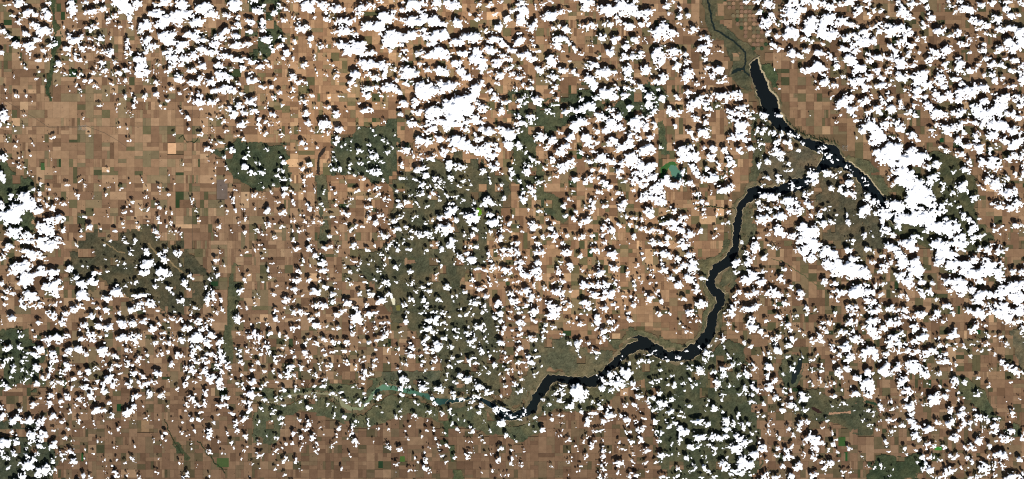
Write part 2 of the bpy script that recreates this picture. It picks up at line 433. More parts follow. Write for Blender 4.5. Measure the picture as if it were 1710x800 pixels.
big = 26000.0
gk = np.concatenate([[-big, -8000, -3000, -1400], np.linspace(-900, 900, 19), [1400, 3000, 8000, big]])
gv = [(x, y, -0.6) for y in gk for x in gk]
gn_ = len(gk)
g = mesh_np('ground', gv, [(j * gn_ + i, j * gn_ + i + 1, (j + 1) * gn_ + i + 1, (j + 1) * gn_ + i) for j in range(gn_ - 1) for i in range(gn_ - 1)])
ground = tag(obj('ground', g, MAT_SOIL), 'brown prairie farmland divided into square fields', 'ground', kind='structure')


def polygon_mesh(name, pts, z):
    from mathutils.geometry import delaunay_2d_cdt
    pts = list(pts)
    a = sum(pts[i][0] * pts[(i + 1) % len(pts)][1] - pts[(i + 1) % len(pts)][0] * pts[i][1] for i in range(len(pts)))
    if a > 0: pts.reverse()
    flat = [Vector((P(x, y)[0], P(x, y)[1])) for x, y in pts]
    vs, _e, fs, *_r = delaunay_2d_cdt(flat, [], [tuple(range(len(flat)))], 1, 1e-5)
    return mesh_np(name, [(v.x, v.y, z) for v in vs], None, [tuple(f) for f in fs])


res_line = rough(RES, 1.2, 1.1, 11)
riv_line = rough(RIV, 1.2, 0.5, 12)
tail_line = rough(TAIL, 2.0, 0.6, 13, closed=False)
WZ = -0.42
tag(obj('reservoir', polygon_mesh('reservoir', res_line, WZ), MAT_RES), 'dark navy reservoir winding from the dam down to the lower centre', 'reservoir', kind='structure')
tag(obj('river', polygon_mesh('river', riv_line, WZ + 0.004), MAT_RIV), 'pale silty river turning turquoise green where it meets the reservoir', 'river', kind='structure')
v, q = ribbon(tail_line, 2.9, WZ + 0.008, 0.3, 3)
tag(obj('river_channel', mesh_np('river_channel', v, q), MAT_TAIL), 'narrow dark green river running north from the dam', 'river', kind='structure')
tag(obj('stilling_pond', polygon_mesh('stilling_pond', rough(POND, 1.2, 0.5, 5), WZ + 0.012), MAT_TAIL), 'small dark arm of water just west of the dam', 'pond', kind='structure')

# distance to the nearest water, on a fine raster
CS = 1.5
MX, MY = 120, 90                      # ground pieces go on this far beyond the frame
GW, GH = int((PW + 2 * MX) / CS) + 1, int((PH + 2 * MY) / CS) + 1
gx = -MX + np.arange(GW) * CS
gy = -MY + np.arange(GH) * CS
X, Y = np.meshgrid(gx, gy)
WATER = np.zeros(X.shape, dtype=bool)
for dx, dy in ((0, 0), (.55, 0), (-.55, 0), (0, .55), (0, -.55)):
    WATER |= inside_even(res_line, gx + dx, gy + dy) | inside_even(riv_line, gx + dx, gy + dy) | inside_even(POND, gx + dx, gy + dy)
DIST = np.where(WATER, 0.0, 99.0)
for it in range(12):                  # spread outwards, cell by cell
    d = DIST
    n = d.copy()
    for dy in (-1, 0, 1):
        for dx in (-1, 0, 1):
            if dx or dy:
                n = np.minimum(n, np.roll(np.roll(d, dy, 0), dx, 1) + CS * math.hypot(dx, dy))
    DIST = n
tail_d = np.full(X.shape, 99.0)
for x, y in tail_line:
    i0, i1 = np.searchsorted(gx, x - 12), np.searchsorted(gx, x + 12)
    j0, j1 = np.searchsorted(gy, y - 12), np.searchsorted(gy, y + 12)
    if i1 > i0 and j1 > j0:
        tail_d[j0:j1, i0:i1] = np.minimum(tail_d[j0:j1, i0:i1], np.hypot(X[j0:j1, i0:i1] - x, Y[j0:j1, i0:i1] - y))
DIST = np.minimum(DIST, np.clip(tail_d - 1.5, 0, 99))
WET = DIST <= 0.0
SHORE = ~(WET & np.roll(WET, -1, 0) & np.roll(WET, -1, 1) & np.roll(np.roll(WET, -1, 0), -1, 1))   # cells with some land in them


def at_raster(A, x, y):
    i = min(max(int(round((x + MX) / CS)), 0), GW - 1); j = min(max(int(round((y + MY) / CS)), 0), GH - 1)
    return A[j, i]


def sheet(name, mask, Z, cols, skirt=-0.55, smooth=False):
    """a piece of terrain from the cells of a raster, with a skirt down into the ground"""
    used = np.zeros(X.shape, dtype=bool)
    cj, ci = np.nonzero(mask)
    for a in (0, 1):
        for b in (0, 1): used[cj + a, ci + b] = True
    ids = -np.ones(X.shape, dtype=np.int64)
    vj, vi = np.nonzero(used)
    n = len(vj)
    ids[vj, vi] = np.arange(n)
    v = np.empty((n, 3))
    v[:, 0] = (X[vj, vi] - PW / 2) * U; v[:, 1] = (PH / 2 - Y[vj, vi]) * U; v[:, 2] = Z[vj, vi]
    quads = [np.stack([ids[cj + 1, ci], ids[cj + 1, ci + 1], ids[cj, ci + 1], ids[cj, ci]], 1)]
    m = np.pad(mask, 1)
    low = np.arange(n) + n
    for (dj, di, a, b) in ((-1, 0, (0, 1), (0, 0)), (1, 0, (1, 0), (1, 1)), (0, -1, (0, 0), (1, 0)), (0, 1, (1, 1), (0, 1))):
        e = ~m[cj + 1 + dj, ci + 1 + di]
        p, r = ids[cj[e] + a[0], ci[e] + a[1]], ids[cj[e] + b[0], ci[e] + b[1]]
        quads.append(np.stack([p, r, low[r], low[p]], 1))
    v2 = v.copy(); v2[:, 2] = skirt
    c = cols[vj, vi]
    return mesh_np(name, np.concatenate([v, v2]), np.concatenate(quads), cols=np.concatenate([c, c]), smooth=smooth)


hill = fbm(X.shape, 5, 3, 31, 0.6)
roll = fbm(X.shape, 22, 2, 32)
warpx, warpy = fbm(X.shape, 16, 4, 41, 0.6) * 8.0, fbm(X.shape, 16, 4, 42, 0.6) * 8.0
hue = fbm(X.shape, 9, 3, 51)
mott = np.random.default_rng(52).normal(0, 1, X.shape)
QX, QY = 13.67, 13.65
snap = fbm(X.shape, 40, 1, 61) > 0.42
SXq = 6 + (np.floor((X - 6) / (QX / 2)) + 0.5) * (QX / 2)
SYq = 210.75 + (np.floor((Y - 210.75) / (QY / 2)) + 0.5) * (QY / 2)
qw = np.random.default_rng(3).normal(0, 8.0, (2, 400, 400))    # whole parcels fall in or out along a pasture's edge
qi, qj = (np.floor((X - 6) / QX).astype(int) + 20), (np.floor((Y - 210.75) / QY).astype(int) + 40)
XS = np.where(snap, SXq + qw[0][qj, qi], X + warpx)
YS = np.where(snap, SYq + qw[1][qj, qi], Y + warpy)
hole = (np.random.default_rng(6).random((400, 400)) < 0.11)[qj, qi] & (fbm(X.shape, 60, 2, 66) > -0.15)
LAKE = np.zeros(X.shape, dtype=bool)
for _n, _l, pts, _c in LAKES + FLATS:
    LAKE |= inside(pts, X, Y)
for it in range(2):
    LAKE |= np.roll(LAKE, 1, 0) | np.roll(LAKE, -1, 0) | np.roll(LAKE, 1, 1) | np.roll(LAKE, -1, 1)
TAKEN = np.zeros(X.shape, dtype=bool)
slope = np.clip((DIST - 0.8) / 7.0, 0, 1)
ZP = np.where(WET, -0.5, np.where(LAKE, -0.06, -0.44 + (0.52 + 0.10 * hill + 0.12 * roll) * slope))
for k, (label, poly, c) in enumerate(PASTURE):
    thin = any(w_ in label for w_ in ('creek', 'strip', 'banks', 'bank ', 'beach', 'flats', 'slopes'))
    mask = (inside(poly, X + warpx * .4, Y + warpy * .4) if thin else inside(poly, XS, YS)) & ~TAKEN & SHORE & ~(hole & (DIST > 9))
    mask[-1, :] = False; mask[:, -1] = False
    if mask.sum() < 12: continue
    TAKEN |= mask
    c = tuple(a * 1.06 + 4 for a in c)
    col = alb(c)[None, None, :] * (1 + 0.22 * hue[..., None] + 0.16 * mott[..., None]) * np.array([1.0, 1.0, 1.0])
    warm = np.clip(hue * 0.6 + roll * 0.25, -0.5, 0.5)[..., None]
    col = col * (1 + warm * np.array([0.22, 0.02, -0.06]))
    tag(obj('pasture', sheet('pasture', mask, ZP, col), MAT_PASTURE), label, 'pasture', kind='structure')

# eroded banks of the valley, cut by brushy gullies
reach = np.where(Y < 262, 3.6, 7.0) + np.where(Y < 262, 1.5, 4.0) * fbm(X.shape, 18, 2, 71) + 2.5 * fbm(X.shape, 6, 1, 72)
mask = SHORE & (DIST < np.clip(reach, 3.0, 14.0)) & ~TAKEN
mask[-1, :] = False; mask[:, -1] = False
gul = np.abs(fbm(X.shape, 7, 2, 73))
Z = np.where(WET, -0.5, -0.44 + (0.48 + 0.18 * (gul - 0.4)) * slope)
t = np.clip(gul * 1.7, 0, 1)[..., None]
col = alb((78, 80, 57)) * (1 - t) + alb((124, 110, 84)) * t
tag(obj('valley_bank', sheet('valley_bank', mask, Z, col), MAT_PASTURE), 'tan and olive eroded banks lining the reservoir and river', 'bank', kind='structure')
TAKEN |= mask

for k, (name, label, pts, c) in enumerate(LAKES):
    m = water_material(name + '_water', [(0.0, c), (1.0, tuple(int(a * 1.08) for a in c))], 0, -500, 500)
    tag(obj(name, polygon_mesh(name, rough(pts, 1.0, 0.6, 80 + k), 0.07), m), label, 'lake', kind='structure')
for k, (name, label, pts, c) in enumerate(FLATS):
    m = soil_material(name + '_crust', tuple(alb(c)), 0.2, 2.0)
    tag(obj(name, polygon_mesh(name, rough(pts, 1.0, 0.6, 95 + k), 0.064), m), label, 'lake bed', kind='structure')

# pale beach: a strip of sand along the water's edge, broad on the east shore by the dam
def beach(name, label, line, width, z):
    n = len(line)
    area = sum(line[i][0] * line[(i + 1) % n][1] - line[(i + 1) % n][0] * line[i][1] for i in range(n))
    s = 1 if area > 0 else -1
    vv = []
    nz = np.interp(np.arange(n), np.arange(0, n + 8, 8), np.random.default_rng(5).random(len(np.arange(0, n + 8, 8))))
    for i in range(n):
        a, b = line[i - 1], line[(i + 1) % n]
        dx, dy = b[0] - a[0], b[1] - a[1]
        L = math.hypot(dx, dy) or 1
        w = width(line[i], nz[i])
        nx_, ny_ = s * dy / L, -s * dx / L
        vv.append(P(line[i][0] - nx_ * 0.5, line[i][1] - ny_ * 0.5, z))
        vv.append(P(line[i][0] + nx_ * w, line[i][1] + ny_ * w, z + 0.05))
    qq = [(2 * i, 2 * i + 1, 2 * ((i + 1) % n) + 1, 2 * ((i + 1) % n)) for i in range(n)]
    return tag(obj(name, mesh_np(name, vv, qq), MAT_BEACH), label, 'beach', kind='structure')


def bw(p, r):
    x, y = p
    if y < 205 and x > 1255 + max(0, (y - 95)) * 0.28: return 2.0 + 0.8 * r
    if 262 < y < 345 and x > 1408 and (y - 262) < (x - 1408) * 1.05: return 0.9 + 0.6 * r
    return -0.25 + 1.0 * r * r


beach('beach', 'thin pale sand beach rimming the dark reservoir', res_line, bw, WZ + 0.03)

def drape(v, q):
    """lay a strip on the pasture it crosses"""
    out = []
    for x, y, z in v:
        px, py = x / U + PW / 2, PH / 2 - y / U
        out.append((x, y, at_raster(ZP, px, py) + 0.1 if at_raster(TAKEN, px, py) else z))
    return out, q


for k, (label, pts, w) in enumerate(CREEKS):
    v, q = drape(*ribbon(rough(pts, 1.5, 0.9, 120 + k, closed=False), w, 0.10, 0.5, k))
    tag(obj('creek', mesh_np('creek', v, q), MAT_CANAL if 'canal' in label else MAT_BRUSH), label, 'creek', kind='structure')
for k, (label, pts, w) in enumerate(DRY):
    v, q = drape(*ribbon(rough(pts, 1.5, 0.9, 140 + k, closed=False), w, 0.10, 0.5, k))
    tag(obj('dry_channel', mesh_np('dry_channel', v, q), MAT_DRY), label, 'channel', kind='structure')
for k, (label, pts, w) in enumerate(ROADS):
    v, q = ribbon(rough(pts, 6, 0.15, 160 + k, closed=False), w, 0.09, 0.1, k)
    tag(obj('road', mesh_np('road', v, q), MAT_ROAD), label, 'road', kind='structure')

# ------------------------------------------------------------------ fields: every parcel is a low slab of its own
parcels = []                          # x0, y0, x1, y1, colour
i0, i1 = int((-MX - 6) / QX), int((PW + MX - 6) / QX)
j0, j1 = int((-MY - 210.75) / QY), int((PH + MY - 210.75) / QY)
used = set()
for j in range(j0, j1):
    shift = 0.0 if j < 14 else 4.5     # the survey grid steps sideways at a correction line
    for i in range(i0, i1):
        if (i, j) in used: continue
        x, y = 6 + i * QX + shift, 210.75 + j * QY
        w, h = QX, QY
        r = rnd.random()
        if r < 0.07 and (i + 1, j) not in used:
            used.add((i + 1, j)); w *= 2
        elif r < 0.14 and (i, j + 1) not in used:
            used.add((i, j + 1)); h *= 2
        used.add((i, j))
        r = rnd.random()
        cells = [(0, 0, 1, 1)]
        if w == QX and h == QY:
            if r < 0.24: s = rnd.choice((0.5, 0.5, 0.35, 0.65)); cells = [(0, 0, s, 1), (s, 0, 1, 1)]
            elif r < 0.48: s = rnd.choice((0.5, 0.5, 0.35, 0.65)); cells = [(0, 0, 1, s), (0, s, 1, 1)]
            elif r < 0.58: cells = [(0, 0, .5, .5), (.5, 0, 1, .5), (0, .5, 1, 1)]
            elif r < 0.66: cells = [(k / 3, 0, (k + 1) / 3, 1) for k in range(3)]
            elif r < 0.71: cells = [(k / 4, 0, (k + 1) / 4, 1) for k in range(4)]
        elif r < 0.25: cells = [(0, 0, .5, 1), (.5, 0, 1, 1)] if w < h else [(0, 0, 1, .5), (0, .5, 1, 1)]
        for a, b, c, d in cells:
            parcels.append((x + a * w + .07, y + b * h + .07, x + c * w - .07, y + d * h - .07))
SPECIAL = [((280, 239, 294, 257), (226, 180, 138)), ((314, 361, 331, 367), (196, 160, 130)), ((362, 300, 380, 333), (116, 102, 92)), ((68, 272, 75, 284), (70, 98, 58)),
           ((352, 470, 364, 478), (40, 66, 42)), ((195, 674, 202, 687), (36, 70, 40)), ((136, 756, 139, 772), (40, 84, 44)), ((1322, 511, 1332, 518), (30, 60, 36)), ((1353, 523, 1361, 531), (30, 58, 36)),
           ((1631, 551, 1638, 558), (28, 72, 40)), ((1569, 231, 1576, 238), (36, 74, 44)), ((632, 770, 645, 782), (42, 64, 42)), ((1180, 700, 1184, 712), (40, 78, 44)), ((1561, 746, 1573, 752), (72, 140, 60)),
           ((1400, 730, 1412, 745), (62, 92, 48)), ((1410, 755, 1416, 770), (44, 84, 46)), ((668, 762, 676, 771), (74, 104, 50)), ((362, 765, 382, 780), (74, 92, 54)), ((236, 702, 249, 721), (150, 122, 92)), ((298, 683, 303, 694), (158, 124, 96))]
keep = []
for (x0, y0, x1, y1) in parcels:
    cx, cy = (x0 + x1) / 2, (y0 + y1) / 2
    near = min(at_raster(DIST, x, y) for x in (x0, cx, x1) for y in (y0, cy, y1))
    if near < 4.5 or at_raster(TAKEN, cx, cy): continue
    if 1205 < cx < 1290 and -5 < cy < 92 and cx > 1197 + 0.55 * cy: continue          # pivot circles stand here
    if any(sx0 < cx < sx1 and sy0 < cy < sy1 for (sx0, sy0, sx1, sy1), _ in SPECIAL): continue
    keep.append((x0, y0, x1, y1, field_colour(cx, cy, (x1 - x0) * (y1 - y0) > 220)))
for rect, c in SPECIAL: keep.append((*rect, np.array(c, float)))

BOXQ = [(0, 1, 2, 3), (4, 0, 3, 7), (1, 5, 6, 2), (4, 5, 1, 0), (3, 2, 6, 7)]


def slab(x0, y0, x1, y1, z):
    t = [P(x0, y1, z), P(x1, y1, z), P(x1, y0, z), P(x0, y0, z)]
    return t + [(a, b, -0.58) for a, b, _ in t]


def disc(cx, cy, r, z, n=14):
    t = [P(cx + r * math.cos(k * 2 * math.pi / n), cy - r * math.sin(k * 2 * math.pi / n), z) for k in range(n)]
    return t


# centre-pivot irrigated circles below the dam
circles = []
for j in range(14):
    for i in range(13):
        x, y = 1204 + i * 6.85 + rnd.uniform(-.3, .3), -8 + j * 6.85
        if x < 1206 + 0.62 * max(y, 0) or x > 1288: continue
        if at_raster(DIST, x, y) < 5 or rnd.random() < 0.22: continue
        c = np.array(rnd.choice([(150, 120, 94), (138, 108, 86), (122, 110, 84), (160, 128, 100), (104, 98, 74), (62, 80, 54), (144, 114, 92), (144, 114, 92)]), float) * rnd.uniform(.93, 1.05)
        circles.append((x, y, 3.25, c))
GROW = 1.11
